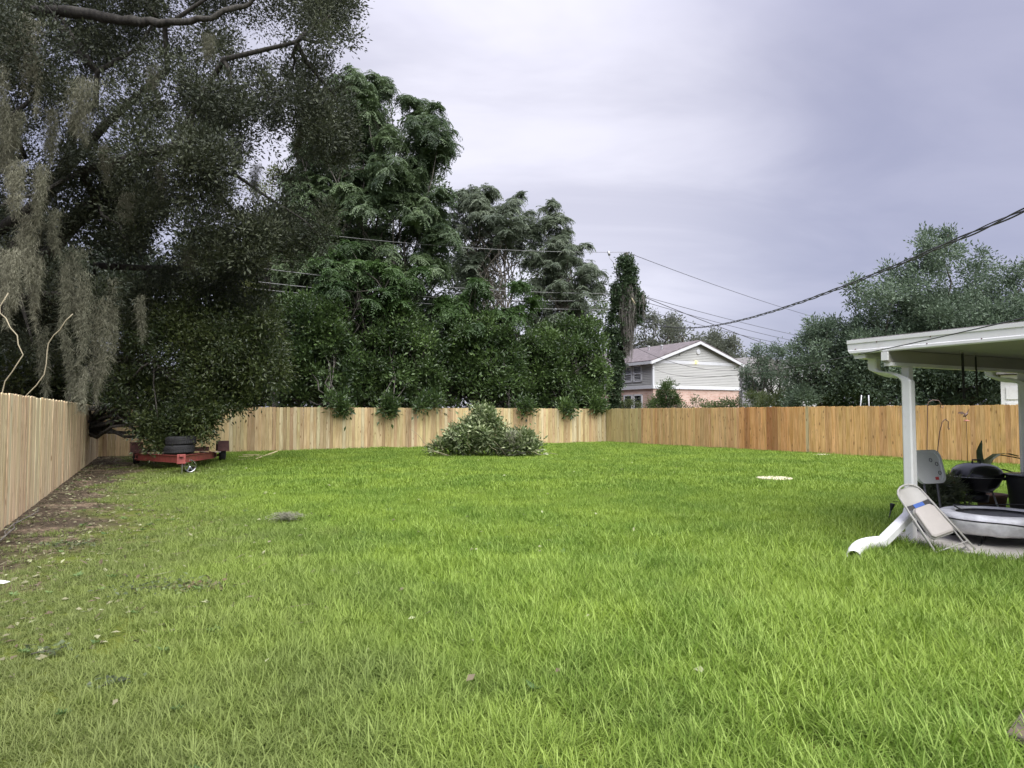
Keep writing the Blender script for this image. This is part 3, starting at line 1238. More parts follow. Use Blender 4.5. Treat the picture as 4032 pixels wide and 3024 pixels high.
def moss_tuft(top, length, width, n, tone):
    """fuzzy hanging tuft: many short curly threads filling a ragged, tapering column"""
    k = n * 13
    f = rng.random(k) ** .8
    ph = rng.uniform(0, 6.28, 3)
    sub = rng.integers(0, 4, k)                      # a few tails of different length
    sx = np.array([-.34, -.08, .14, .36])[sub] * rng.uniform(.7, 1.1)
    tail = rng.uniform(.55, 1.0, 4)[sub]
    f = f * tail
    env = (.35 + .65 * np.sin(np.pi * np.clip(f * .9 + .12, 0, 1))) * (1 - .55 * f)
    x = width * (sx * (1 - .35 * f) + rng.normal(0, .16, k) * env + .10 * np.sin(f * 5 + ph[0]))
    y = rng.normal(0, .16, k) * env * width + .06 * np.sin(f * 4 + ph[1])
    z = -f * length + rng.normal(0, .03, k)
    p = np.stack([x, y, z], 1) + np.array(top)
    seg = 3
    d = np.stack([rng.normal(0, .5, k), rng.normal(0, .5, k), -np.ones(k) * rng.uniform(.3, 1.3, k)], 1)
    ln = rng.uniform(.03, .085, k)
    s_ = unit(np.stack([rng.normal(size=k), rng.normal(size=k), rng.normal(size=k) * .3], 1))
    w = rng.uniform(.0028, .0062, k)
    rows = []
    for j in range(seg + 1):
        ww = (w * (1 - .75 * j / seg))[:, None]
        rows += [p - s_ * ww, p + s_ * ww]
        p = p + unit(d) * ln[:, None]
        d = d + rng.normal(0, .75, (k, 3)) * np.array([1, 1, .6])
    v = np.stack(rows, 1).reshape(-1, 3)
    b0 = np.arange(k)[:, None] * (2 * seg + 2)
    fs = []
    for j in range(seg):
        fs += [b0 + 2 * j + np.array([[0, 1, 3]]), b0 + 2 * j + np.array([[0, 3, 2]])]
    t = np.clip(rng.normal(tone, .18, k) - .1 * np.abs(x) / width, 0, 1)
    return v, np.concatenate(fs), np.repeat(t, 2 * seg + 2)


moss_list = [  # photo x, top, bottom, width, distance, strands, tone
    (70, 40, 330, 80, 15.4, 130, .7), (20, 250, 560, 60, 15, 110, .55), (200, 420, 640, 60, 15.4, 90, .4), (70, 620, 860, 60, 14.8, 120, .75), (610, 250, 420, 50, 16.8, 70, .4), (930, 520, 700, 44, 17.8, 70, .35),
    (130, 60, 440, 90, 15.5, 150, .75), (330, 300, 540, 140, 15.5, 170, .5), (30, 520, 720, 60, 15, 90, .5), (160, 640, 900, 60, 15, 110, .6),
    (110, 840, 1120, 90, 14.6, 190, .85), (40, 980, 1300, 80, 14.4, 190, .9), (740, 480, 670, 50, 17, 80, .45), (500, 760, 890, 60, 17, 90, .6),
    (300, 960, 1250, 100, 15.5, 160, .35), (150, 1010, 1290, 40, 15, 100, .8), (255, 1030, 1340, 36, 15.3, 90, .4), (330, 1060, 1430, 60, 15.6, 130, .5),
    (395, 1160, 1540, 80, 15.8, 190, .8), (450, 1090, 1420, 44, 16, 100, .55), (180, 1280, 1560, 40, 15.4, 70, .3), (275, 1320, 1560, 44, 15.6, 80, .35),
    (560, 1160, 1320, 36, 16.5, 60, .5), (640, 620, 780, 44, 17.5, 60, .4), (860, 700, 850, 36, 18, 60, .35), (1090, 330, 500, 60, 18.5, 80, .35),
    (420, 560, 700, 44, 16.4, 70, .45), (750, 950, 1080, 44, 18, 60, .5), (820, 120, 240, 50, 17, 60, .3), (330, 1440, 1610, 34, 15.4, 80, .6),
    (225, 820, 1010, 44, 15.2, 80, .3), (70, 430, 600, 44, 15, 80, .45), (1180, 480, 620, 44, 19, 60, .3), (1010, 640, 780, 44, 18.5, 60, .3)]
for px, y0, y1, wpx, Y, n, tone in moss_list:
    Y += random.uniform(-.2, .5)
    top = at(px, y0, Y)
    ln = (y1 - y0) / F * Y * 1.15
    v, f, t = moss_tuft(top, ln, wpx / F * Y * 1.05, int(n * 1.15), tone)
    TRI[0] += len(f)
    me = np_mesh('moss_clump', v, f, M_moss, {'tint': t})
    link_mesh('moss_clump', me, oak, True)

# two bare vines hanging from the oak to the top of the left fence
for pth, Y, lab in (([(100, 10), (0, 170), (0, 250), (70, 310), (120, 420), (205, 515), (215, 620), (275, 745), (200, 860), (150, 940), (60, 1060), (30, 1180), (10, 1330)], 10.4,
                     'thin bare kinked vine rising above the fence, the one with the zigzag bends'),
                    ([(865, 260), (780, 340), (710, 450), (640, 510), (575, 610), (560, 700), (550, 850), (525, 980), (430, 1110), (335, 1205), (220, 1330)], 11.6,
                     'thin bare vine curving up from the fence to the hanging moss')):
    pp = [at(x / 3.016, 1150 + y / 3.016, Y) for x, y in pth]
    o = MB().tube(pp, [.0085] * len(pp), 6).build('bare_vine', M_vine)
    tag(o, lab, 'vine', 'bare vines above the fence')

# ------------------------------------------------------------------ laurel bough hanging over the corner
lp = [(300, 1600), (380, 1480), (450, 1300), (700, 1120), (1000, 1120), (1100, 1230), (1140, 1400), (1110, 1530), (980, 1600), (830, 1640), (760, 1720), (700, 1770), (620, 1760), (560, 1690), (420, 1650)]
lb = blobs_in(lp, 20.5, 2.2, 150, .3, .75)
lb = np.concatenate([lb, blobs_in([(390, 1500), (860, 1500), (930, 1610), (860, 1690), (770, 1770), (640, 1800), (545, 1750), (430, 1700)], 19.6, .9, 60, .22, .5, 1.3)])
lb = lb[lb[:, 2] - lb[:, 3] * .7 > .66 + 1.0 * np.clip((-10.3 - lb[:, 0]) / 1.5, 0, 1)]
lb = np.concatenate([lb, blobs_in([(560, 1640), (760, 1640), (750, 1710), (690, 1760), (620, 1750), (570, 1700)], 18.9, .35, 14, .12, .26, 1.3)])
lc, ln_ = clumps_on(lb, 10)
tree('laurel_tree', 'dark leafy laurel tree drooping over the fence corner onto the red trailer', 'tree', (-15.9, 21.6, 0), lb,
     leaf_clumps(lc, ln_, 24, .26, .105, .045, droop=.25, tint_mu=.32, tint_sd=.25), M_laurel, .22, 22, .4)

# ------------------------------------------------------------------ trees behind the back fence
ta = [(1120, 1200), (1060, 900), (1150, 600), (1270, 330), (1390, 250), (1440, 245), (1530, 300), (1560, 380), (1690, 380), (1760, 470), (1825, 560), (1790, 640), (1690, 690), (1770, 740),
      (1800, 900), (1800, 1150), (1700, 1260), (1300, 1260)]
tb = blobs_in(ta, 36, 3.0, 210, .5, 1.25, 1.2)
tcs, tnr = clumps_on(tb, 5.4)
tree('tall_feathery_tree', 'tallest tree behind the far fence, with feathery dark green leaves', 'tree', at(1480, 1700, 37).xy.to_3d(), tb,
     fronds(tcs, tnr, 10, .55, 7, .15, .055), M_frond, .3, 26, .3, trunks=2)
for fpoly, fY, flab, fmu, fn in (([(1130, 1280), (1130, 720), (1280, 500), (1480, 400), (1640, 540), (1745, 740), (1800, 900), (1810, 1280)], 45, 'tall broad leaved tree filling in behind the feathery trees', .45, 120),
                                 ([(1740, 1340), (1770, 900), (1850, 790), (1960, 800), (2080, 880), (2140, 1010), (2260, 1010), (2340, 1080), (2385, 1220), (2330, 1400)], 46, 'lower broad leaved tree filling in behind the pale feathery trees', .6, 46)):
    f_b = blobs_in(fpoly, fY, 2.0, fn, .5, 1.3, 1.15)
    f_c, f_n = clumps_on(f_b, 3.4)
    tree('broad_tree', flab, 'tree', at(sum(p[0] for p in fpoly) / len(fpoly), 1690, fY).xy.to_3d(), f_b,
         leaf_clumps(f_c, f_n, 18, .42, .20, .10, tint_mu=fmu), M_broad, .24, 14, .35)
t2 = [(900, 1250), (880, 900), (1000, 700), (1150, 620), (1250, 800), (1280, 1000), (1250, 1250)]
t2b = blobs_in(t2, 40, 2.5, 50, .6, 1.3)
t2c, t2n = clumps_on(t2b, 4.0)
tree('yellow_green_tree', 'yellowish loose tree between the mossy oak and the tall feathery tree', 'tree', at(1080, 1700, 40).xy.to_3d(), t2b,
     leaf_clumps(t2c, t2n, 20, .34, .14, .065, tint_mu=.5), leaf_mat('yellow_green_leaf', (0.04, 0.055, 0.018), (0.13, 0.15, 0.04)), .22, 16, .4)
t3 = [(1780, 1150), (1790, 770), (1850, 728), (1900, 730), (1990, 735), (2060, 765), (2100, 830), (2110, 950), (2050, 1000), (1950, 1010), (1900, 1050), (1880, 1200)]
t3b = blobs_in(t3, 41, 1.8, 84, .4, .9, 1.2)
t3c, t3n = clumps_on(t3b, 4.2)
tree('pale_feathery_tree', 'pale feathery tree with a bare forked trunk, right of the tallest tree', 'tree', at(1960, 1700, 41).xy.to_3d(), t3b,
     fronds(t3c, t3n, 10, .52, 7, .14, .05), M_frondpale, .16, 16, .55, M_barkpale, trunks=2)
t4 = [(2090, 1300), (2080, 1000), (2120, 830), (2160, 785), (2195, 790), (2235, 860), (2250, 935), (2310, 945), (2348, 990), (2378, 1080), (2366, 1190), (2320, 1260), (2300, 1330)]
t4b = blobs_in(t4, 40, 1.8, 100, .35, .85, 1.2)
t4c, t4n = clumps_on(t4b, 4.2)
tree('pale_feathery_tree', 'pale airy feathery tree standing next to the vine covered utility pole', 'tree', at(2230, 1700, 40).xy.to_3d(), t4b,
     fronds(t4c, t4n, 10, .52, 7, .14, .05), M_frondpale, .16, 16, .5, M_barkpale, trunks=2)

shrubs = [
    ([(1060, 1600), (1050, 1350), (1120, 1180), (1250, 1150), (1360, 1230), (1400, 1400), (1420, 1560), (1400, 1640), (1280, 1610)], 31.5, 'broad dark shrub above the far fence, just right of the drooping laurel', .34),
    ([(1370, 1640), (1340, 1400), (1420, 1230), (1560, 1170), (1690, 1220), (1740, 1380), (1750, 1560), (1640, 1650), (1560, 1600), (1480, 1640)], 33.0, 'dark glossy shrub above the far fence, below the tallest tree', .38),
    ([(1690, 1600), (1700, 1350), (1760, 1220), (1880, 1180), (2010, 1240), (2060, 1400), (2070, 1580), (1980, 1640), (1900, 1610)], 34.6, 'dark round shrub overhanging the far fence behind the brush pile', .34),
    ([(2020, 1600), (2030, 1400), (2100, 1290), (2230, 1270), (2330, 1250), (2378, 1350), (2392, 1500), (2380, 1620), (2300, 1610), (2150, 1640)], 36.2, 'dark green shrub above the far fence, left of the utility pole', .42),
]
over = [[1290], [1445, 1600], [1995], [2150, 2330]]
for poly, Y, lab, mu in shrubs:
    sb = blobs_in(poly, Y + 1.0, 1.5, 120, .3, .8, 1.2)
    for ox in over.pop(0):      # boughs that hang over the fence
        for q in range(4):
            w0 = at(ox + random.uniform(-50, 50), 1596 + random.uniform(-20, 24), Y)
            sfen = (w0 - FB).dot(NB)
            w0 = w0 - NB * (sfen - random.uniform(.05, .3))
            sb = np.concatenate([sb, [[w0.x, w0.y, w0.z, random.uniform(.10, .22)]]])
    s_c, s_n = clumps_on(sb, 7.0, .75)
    tree('shrub', lab, 'shrub', at(sum(p[0] for p in poly) / len(poly), 1700, Y + 1.6).xy.to_3d(), sb,
         leaf_clumps(s_c, s_n, 18, .30, .165, .085, tint_mu=mu, tint_sd=.3), M_shrub, .12, 12, .25, group='shrubs growing behind the far fence', trunks=2)
# brighter feathery saplings in front of the shrubs
for poly, Y, lab in (([(1270, 1200), (1230, 1060), (1290, 960), (1400, 960), (1480, 1040), (1640, 1020), (1690, 1120), (1620, 1220), (1450, 1230)], 33, 'bright green feathery sapling under the tallest tree'),
                     ([(1720, 1320), (1740, 1160), (1850, 1090), (1960, 1130), (2080, 1120), (2120, 1240), (2000, 1300), (1880, 1340)], 35, 'bright green feathery sapling above the brush pile')):
    sb = blobs_in(poly, Y, .9, 30, .35, .7)
    s_c, s_n = clumps_on(sb, 4.2)
    tree('feathery_sapling', lab, 'tree', at(sum(p[0] for p in poly) / len(poly), 1700, Y + .8).xy.to_3d(), sb,
         fronds(s_c, s_n, 9, .6, 7, .16, .06, tint_mu=.65), leaf_mat('bright_feathery_leaf', (0.024, 0.052, 0.018), (0.075, 0.135, 0.038), transl=.3), .07, 9, .6, group='feathery saplings behind the far fence')

ub = blobs_in([(-500, 1640), (-500, 1330), (0, 1330), (200, 1300), (420, 1340), (560, 1450), (560, 1640)], 24, 1.8, 90, .4, 1.0)
uc, un = clumps_on(ub, 5.0)
tree('shrub', 'dark shadowy shrub mass beyond the left fence under the hanging moss', 'shrub', (-17.5, 25, 0), ub,
     leaf_clumps(uc, un, 22, .34, .14, .07, tint_mu=.25), M_laurel, .12, 10, .25, trunks=2)
# far mass of woods that closes the view under the oak
wv = blobs_in([(-900, 1640), (-900, 900), (-300, 800), (300, 850), (800, 950), (1200, 1000), (1500, 1150), (2100, 1350), (2330, 1450), (2330, 1640)], 52, 4, 230, .9, 2.0)
wc, wnr = clumps_on(wv, 2.2)
wvft = leaf_clumps(wc, wnr, 22, .8, .42, .24, tint_mu=.25)
o = crown_obj(None, wvft, leaf_mat('woods_leaf', (0.014, 0.022, 0.012), (0.045, 0.06, 0.03)), 'woods')
tag(o, 'dark mass of woods behind the oak and the far fence', 'woods', kind='stuff')

# ------------------------------------------------------------------ trees and hedge to the right
big = [(3330, 1600), (3330, 1400), (3360, 1250), (3330, 1130), (3400, 1060), (3470, 980), (3560, 1000), (3620, 930), (3720, 900), (3760, 960), (3850, 1000), (3930, 920), (4000, 990), (4100, 1000),
       (4300, 1100), (4400, 1600)]
bb = np.concatenate([blobs_in(big, 33, 2.6, 190, .3, .9, 1.15), blobs_in([(3330, 1600), (3340, 1300), (3500, 1180), (3800, 1150), (4100, 1180), (4400, 1250), (4400, 1600)], 33, 2.6, 190, .5, 1.15, 1.2)])
bc, bn = clumps_on(bb, 8.0)
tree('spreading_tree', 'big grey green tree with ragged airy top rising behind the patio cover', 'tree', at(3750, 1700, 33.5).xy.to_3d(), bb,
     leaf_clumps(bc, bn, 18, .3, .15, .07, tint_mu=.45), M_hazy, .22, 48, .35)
md = blobs_in([(3105, 1620), (3115, 1380), (3170, 1280), (3260, 1255), (3360, 1290), (3420, 1400), (3440, 1620)], 34, 1.6, 120, .35, .8, 1.2)
mc, mn = clumps_on(md, 6.0)
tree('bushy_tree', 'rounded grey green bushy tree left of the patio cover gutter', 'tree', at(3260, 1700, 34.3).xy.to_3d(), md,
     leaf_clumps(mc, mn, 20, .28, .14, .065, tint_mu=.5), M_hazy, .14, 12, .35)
sm = blobs_in([(2940, 1600), (2925, 1450), (2970, 1370), (3015, 1335), (3070, 1370), (3120, 1450), (3140, 1600)], 40, 1.0, 60, .2, .5, 1.0)
sc2, sn2 = clumps_on(sm, 6.5)
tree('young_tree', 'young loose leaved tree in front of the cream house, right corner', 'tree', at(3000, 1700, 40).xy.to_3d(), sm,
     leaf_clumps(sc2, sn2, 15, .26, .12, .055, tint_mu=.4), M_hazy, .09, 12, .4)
cn = blobs_in([(2565, 1600), (2600, 1545), (2620, 1505), (2640, 1500), (2655, 1550), (2690, 1600)], 41, .5, 26, .15, .35)
cc, cn2 = clumps_on(cn, 12)
tree('small_conifer', 'small pointed green conifer in front of the brick wall', 'tree', at(2625, 1690, 41).xy.to_3d(), cn,
     leaf_clumps(cc, cn2, 16, .2, .16, .04, tint_mu=.4), M_shrub, .06, 5, .5)
hb = blobs_in([(2420, 1640), (2430, 1585), (2560, 1588), (2700, 1575), (2790, 1560), (2850, 1578), (2930, 1550), (3050, 1545), (3150, 1540), (3150, 1640)], 39.5, .6, 70, .2, .4, tilt=-.9)
hc, hn = clumps_on(hb, 9)
o = crown_obj(None, leaf_clumps(hc, hn, 18, .2, .11, .05, tint_mu=.5), M_hedge, 'hedge')
tag(o, 'low ragged hedge showing just over the orange fence below the house', 'hedge')
for poly, lab in (([(2480, 1420), (2500, 1300), (2560, 1245), (2660, 1238), (2740, 1290), (2760, 1400)], 'far round tree with gappy crown behind the house roof'),
                  ([(2700, 1430), (2740, 1330), (2800, 1315), (2880, 1340), (2930, 1400), (2930, 1450)], 'far dense low tree behind the right slope of the house roof')):
    fb = blobs_in(poly, 76, 2.5, 42, .6, 1.3)
    fc_, fn = clumps_on(fb, 2.6)
    tree('far_tree', lab, 'tree', at(sum(p[0] for p in poly) / len(poly), 1650, 77).xy.to_3d(), fb,
         leaf_clumps(fc_, fn, 16, .5, .26, .13, tint_mu=.45), M_farleaf, .3, 22, .35, M_barkpale, rt=.05)

print('foliage triangles', TRI[0])

# ------------------------------------------------------------------ two-storey house
HO = Vector((10.5, 50.0, 0))
hz = math.atan2(V.y, V.x)
house = thing('house', 'two storey house with cream siding over brick and brown roof', 'house', HO, (0, 0, hz))
HW, HD, HB, HE, HR = 8.8, 14.0, 3.44, 5.55, 7.1
mb = MB()
mb.box((HW / 2, HD / 2, HB / 2), (HW, HD, HB))
mb.build('brick_wall', M_brick, house)
mb = MB()   # lapped siding boards
z = HB + .22
k = 0
while z < HR - .05:
    z2 = min(z + .125, HR)
    # gable face (y = 0)
    def half(zz):
        return HW / 2 if zz <= HE else HW / 2 * max(0, (HR - zz) / (HR - HE))
    a, b_ = half(z), half(z2)
    mb.add([(HW / 2 - a, -.075, z), (HW / 2 + a, -.075, z), (HW / 2 + b_, -.03, z2), (HW / 2 - b_, -.03, z2),
            (HW / 2 - a, -.03, z), (HW / 2 + a, -.03, z)], [(0, 1, 2, 3), (4, 5, 1, 0)])
    if z < HE - .05:
        mb.add([(-.075, HD, z), (-.075, 0, z), (-.03, 0, z2), (-.03, HD, z2), (-.03, HD, z), (-.03, 0, z)], [(0, 1, 2, 3), (4, 5, 1, 0)])
    z = z2
o = mb.build('siding_boards', M_siding, house)
o['kind'] = 'stuff'
mb = MB()
mb.prism([(0, HB), (HW, HB), (HW, HE), (HW / 2, HR - .02), (0, HE)], 0.0, HD)
mb.build('upper_wall', M_siding, house)
mb = MB()
mb.box((HW / 2, -.05, HB + .11), (HW + .2, .14, .22))
mb.box((-.05, HD / 2, HB + .11), (.14, HD + .1, .22))
mb.build('band_board', M_trim, house)
mb = MB()
mb.box((HW / 2, -.045, HE - .06), (HW - .2, .07, .24))
mb.build('frieze_board', M_trim, house)
mb = MB()
mb.box((-.03, -.03, (HB + HE) / 2 + .1), (.16, .14, HE - HB - .24))
mb.build('corner_board', M_trim, house)
ov, eo, th = .35, .45, .14
sl = (HR - HE) / (HW / 2)
for sgn in (-1, 1):
    mb = MB()
    x1 = HW / 2 + sgn * (HW / 2 + eo)
    ze = HE - sl * eo
    pr = [(HW / 2, HR + .02), (x1, ze + .02), (x1, ze + th), (HW / 2, HR + th + .02)]
    if sgn > 0:
        pr = pr[::-1]
    mb.prism(pr, -ov, HD + ov)
    mb.build('roof', M_roof, house)
    mb = MB()
    pr = [(HW / 2, HR - .16), (x1, ze - .16), (x1, ze + .05), (HW / 2, HR + .05)]
    if sgn > 0:
        pr = pr[::-1]
    mb.prism(pr, -ov - .04, -ov)
    mb.build('rake_board', M_trim, house)
    if sgn < 0:
        mb = MB()
        mb.box((x1 - .03, HD / 2, ze - .04), (.05, HD + 2 * ov, .2))
        mb.box((x1 + .25, HD / 2, ze - .1), (.5, HD + 2 * ov - .1, .03))
        mb.build('eave_board', M_trim, house)


def house_window(y0, y1, z0, z1, sash=True):
    fr = MB()
    x = -.07
    t_ = .11
    for (ya, yb, za, zb) in ((y0, y1, z1 - t_, z1), (y0, y1, z0, z0 + t_), (y0, y0 + t_, z0, z1), (y1 - t_, y1, z0, z1)):
        fr.box((x, (ya + yb) / 2, (za + zb) / 2), (.1, yb - ya, zb - za))
    if sash:
        fr.box((x - .01, (y0 + y1) / 2, (z0 + z1) / 2), (.1, y1 - y0, .09))
    o = fr.build('window', M_trim, house)
    g = MB()
    g.box((-.045, (y0 + y1) / 2, (z0 + z1) / 2), (.02, y1 - y0 - .1, z1 - z0 - .1))
    g.build('pane', M_glass, o)
    m = MB()
    for q in (1 / 3, 2 / 3):
        m.box((-.06, y0 + (y1 - y0) * q, (z0 + z1) / 2), (.012, .022, z1 - z0 - .12))
    for q in ((.25, .75) if sash else (.5,)):
        m.box((-.062, (y0 + y1) / 2, z0 + (z1 - z0) * q), (.012, y1 - y0 - .12, .022))
    m.build('muntins', M_mesh, o)


house_window(1.2, 2.24, 4.0, 5.28)
house_window(2.40, 3.44, 4.0, 5.28)
house_window(1.2, 2.24, 1.75, 3.05)
house_window(2.40, 3.44, 1.75, 3.05)
mb = MB()
mb.lathe([(0, -.07), (.17, -.07), (.2, -.06), (.2, 0)], 18, Matrix.Translation((HW / 2 + .02, -.05, HR - .75)) @ Matrix.Rotation(R(90), 4, 'X') @ Matrix.Scale(-1, 4, (0, 0, 1)))
mb.box((HW / 2, -.11, HR - .75), (.3, .03, .02))
mb.build('gable_vent', M_trim, house)
mb = MB()
mb.box((HW / 2 - 1.9, -.09, HR - 1.05), (.1, .08, .1))
mb.build('junction_box', M_greywall, house)
M_lamp, nt, b = new_mat('warm_lamp')
b.inputs['Base Color'].default_value = (1, .8, .2, 1)
b.inputs['Emission Color'].default_value = (1, .72, .12, 1)
b.inputs['Emission Strength'].default_value = .7
mb = MB()
mb.lathe([(0, -.07), (.06, -.06), (.085, 0), (.06, .06), (0, .07)], 10, Matrix.Translation((HW * .5 - .25, -.2, HE - .03)))
mb.box((HW * .5 - .25, -.1, HE + .02), (.1, .08, .1))
mb.build('wall_lamp', M_lamp, house)
for y, x in ((2.2, .62), (4.2, .7), (8.6, .66), (10.2, .72), (12.5, .6)):
    mb = MB()
    zz = HE + sl * HW / 2 * x
    px_ = HW / 2 * x
    mb.lathe([(.07, -.1), (.07, .32), (.11, .34), (.11, .4), (0, .42)], 8, Matrix.Translation((px_, y, zz + .1)))
    mb.build('roof_vent', M_trim, house)

# second house behind, mostly hidden by the young tree
H2 = at(2925, 1700, 60)
H2.z = 0
h2 = thing('house', 'further house with grey roof and white gable, half hidden by trees', 'house', H2, (0, 0, hz))
MB().box((3.0, 5, 2.6), (5.6, 10, 5.2)).build('wall', M_siding, h2)
MB().box((.1, -.4, 2.4), (1.8, .7, 4.2)).build('dark_bay', M_greywall, h2)
MB().box((8.4, 4, 2.5), (5.0, 8, 5.0)).build('wing_wall', M_siding, h2)
mb = MB()
mb.prism([(-.3, 5.2), (6.2, 5.2), (6.2, 5.35), (3, 6.9), (-.3, 5.35)], -.3, 10)
mb.build('roof', M_roofgrey, h2)
mb = MB()
mb.prism([(5.9, 5.0), (11.2, 5.0), (8.5, 6.6)], 0, .2)
mb.build('gable', M_trim, h2)
mb = MB()
mb.prism([(5.6, 5.02), (8.5, 6.72), (11.4, 5.02), (11.4, 5.2), (8.5, 6.92), (5.6, 5.2)], -.3, 8)
mb.build('wing_roof', M_roofgrey, h2)

# grey house glimpsed behind the oak
gh = thing('house', 'grey house wall glimpsed between the oak moss and the fence', 'house', (-30, 37, 0), (0, 0, hz))
MB().box((6.5, 3, 1.65), (13, 6, 3.3)).build('wall', M_greywall, gh)
mb = MB()
mb.prism([(-.4, 3.3), (13.4, 3.3), (13.4, 3.5), (6.5, 5.2), (-.4, 3.5)], -.4, 6.4)
mb.build('roof', M_roofgrey, gh)

# white outbuilding behind the right fence
wb0 = at(3946, 1700, 27)
wb0.z = 0
wb = thing('garage', 'white garage with panelled door seen past the far patio post', 'garage', wb0, (0, 0, R(-38)))
MB().box((2.5, 2.0, 1.55), (5, 4, 3.1)).build('wall', M_white, wb)
mb = MB()
mb.box((2.5, 2.0, 3.2), (5.5, 4.6, .14))
mb.build('roof', M_roofgrey, wb)
for zz in (.35, .95, 1.55, 2.15):
    mb = MB()
    mb.box((.42, -.02, zz + .22), (.5, .05, .48))
    mb.build('door_panel', M_white, wb)
    mb = MB()
    mb.box((1.6, -.02, zz + .22), (1.5, .05, .48))
    mb.build('door_panel', M_white, wb)

# ------------------------------------------------------------------ utility pole, creeper and wires
PB = at(2424, 1700, 40)
PB.z = 0
PT = at(2467, 996, 40)
pole = thing('utility_pole', 'leaning wooden utility pole smothered in creeper beyond the fence corner', 'utility pole', PB)
mb = MB()
mb.tube([PB, PB.lerp(PT, .5), PT], [.19, .165, .12], 12)
mb.build('mast', M_bark, pole, True)
arm_a, arm_b = at(2392, 1012, 40), at(2480, 1006, 40)
mb = MB()
mb.tube([at(2410, 1115, 39.8), at(2425, 1118, 39.8), at(2450, 1122, 39.9)], .03, 6)
mb.build('bracket', M_steel, pole, True)
mb = MB()
for (x0, y0), (x1, y1) in (((2416, 1040), (2424, 1036)), ((2424, 1036), (2431, 1056)), ((2431, 1056), (2422, 1061)), ((2422, 1061), (2416, 1040))):
    mb.tube([at(x0, y0, 39.8), at(x1, y1, 39.8)], .035, 6)
mb.tube([at(2430, 1060, 39.8), at(2433, 1080, 39.8), at(2427, 1100, 39.8)], .02, 6)
mb.tube([at(2398, 1000, 39.8), at(2400, 1015, 39.8), at(2418, 1038, 39.8)], .012, 6)
mb.tube([at(2395, 990, 39.8), at(2400, 1006, 39.8)], .07, 8)
mb.build('fuse_cutout', M_steel, pole, True)
iv = thing('creeper', 'green creeper with dead stems climbing all over the utility pole', 'climbing plant', PB + Vector((.3, -.4, 0)))
ivp = [(2440, 1015), (2480, 1003), (2500, 1070), (2512, 1150), (2538, 1190), (2535, 1245), (2512, 1280), (2480, 1270), (2470, 1330), (2440, 1500), (2440, 1620), (2390, 1620), (2400, 1420), (2392, 1300),
       (2415, 1190), (2405, 1140), (2432, 1090)]
ib = blobs_in(ivp, 39.7, .35, 210, .10, .22, 1.0)
ic, in_ = clumps_on(ib, 34)
crown_obj(iv, leaf_clumps(ic, in_, 12, .17, .12, .09, droop=.5, tint_mu=.45), M_creeper, 'foliage')
for (tx, ty, x1, wpx, ln, n) in ((2478, 1185, 0, 70, 3.8, 420), (2455, 1180, 0, 50, 3.2, 200), (2532, 1180, 0, 20, 1.8, 60), (2468, 1300, 0, 40, 2.4, 160)):
    v, f, t = strands(at(tx, ty, 39.6), ln, wpx / F * 40, n, .3, .02, .03, .6)
    link_mesh('dead_stems', np_mesh('dead_stems', v, f, M_deadvine, {'tint': t}), iv, True)
MB().tube([at(2472, 1150, 39.4), at(2490, 1180, 39.3), at(2502, 1200, 39.3)], .05, 6).build('stem', M_vine, iv, True)


def wire_pts(a, b, sag, n=40):
    a, b = Vector(a), Vector(b)
    return [a.lerp(b, i / n) - Vector((0, 0, 4 * sag * (i / n) * (1 - i / n))) for i in range(n + 1)]


def wire(label, a, b, sag, r, mat=M_wire, group='overhead wires on the utility pole', n=40):
    o = MB().tube(wire_pts(a, b, sag, n), r, 6).build('overhead_wire', mat)
    return tag(o, label, 'wire', group)


farp = Vector((52.0, 84.0, 0))
lf = at(1040, 900, 33.5)
wire('topmost overhead wire from the pole top leftwards across the trees', PT + Vector((0, 0, .05)), at(1040, 895, 31.5), .35, .013, M_wirepale)
wire('upper of the three lower wires crossing the trees left of the pole', at(2440, 1156, 40), at(1040, 1058, 31.5), .3, .016, M_wirepale)
wire('middle of the three lower wires crossing the trees left of the pole', at(2440, 1182, 40), at(1000, 1108, 31.5), .35, .018, M_wirepale)
wire('lowest of the three lower wires crossing the trees left of the pole', at(2440, 1218, 40), at(960, 1132, 31.5), .3, .018, M_wirepale)
wire('topmost overhead wire falling rightwards from the pole top', PT + Vector((0, 0, .05)), farp + Vector((0, 0, 10.8)), .9, .016)
wire('upper wire of the lower bundle running right from the pole', at(2475, 1150, 40), farp + Vector((0, 0, 8.9)), .7, .016)
wire('second wire of the lower bundle running right from the pole', at(2475, 1170, 40), farp + Vector((0, 0, 8.5)), .9, .016)
wire('lowest wire of the lower bundle running right from the pole', at(2475, 1205, 40), farp + Vector((0, 0, 7.9)), .8, .016)
wire('steep wire dropping from the pole to the second house', at(2490, 1150, 40), at(3180, 1410, 58), .15, .022)
wire('slack wire sagging in front of the cream siding', at(2450, 1340, 40), at(3010, 1440, 44), .9, .014)

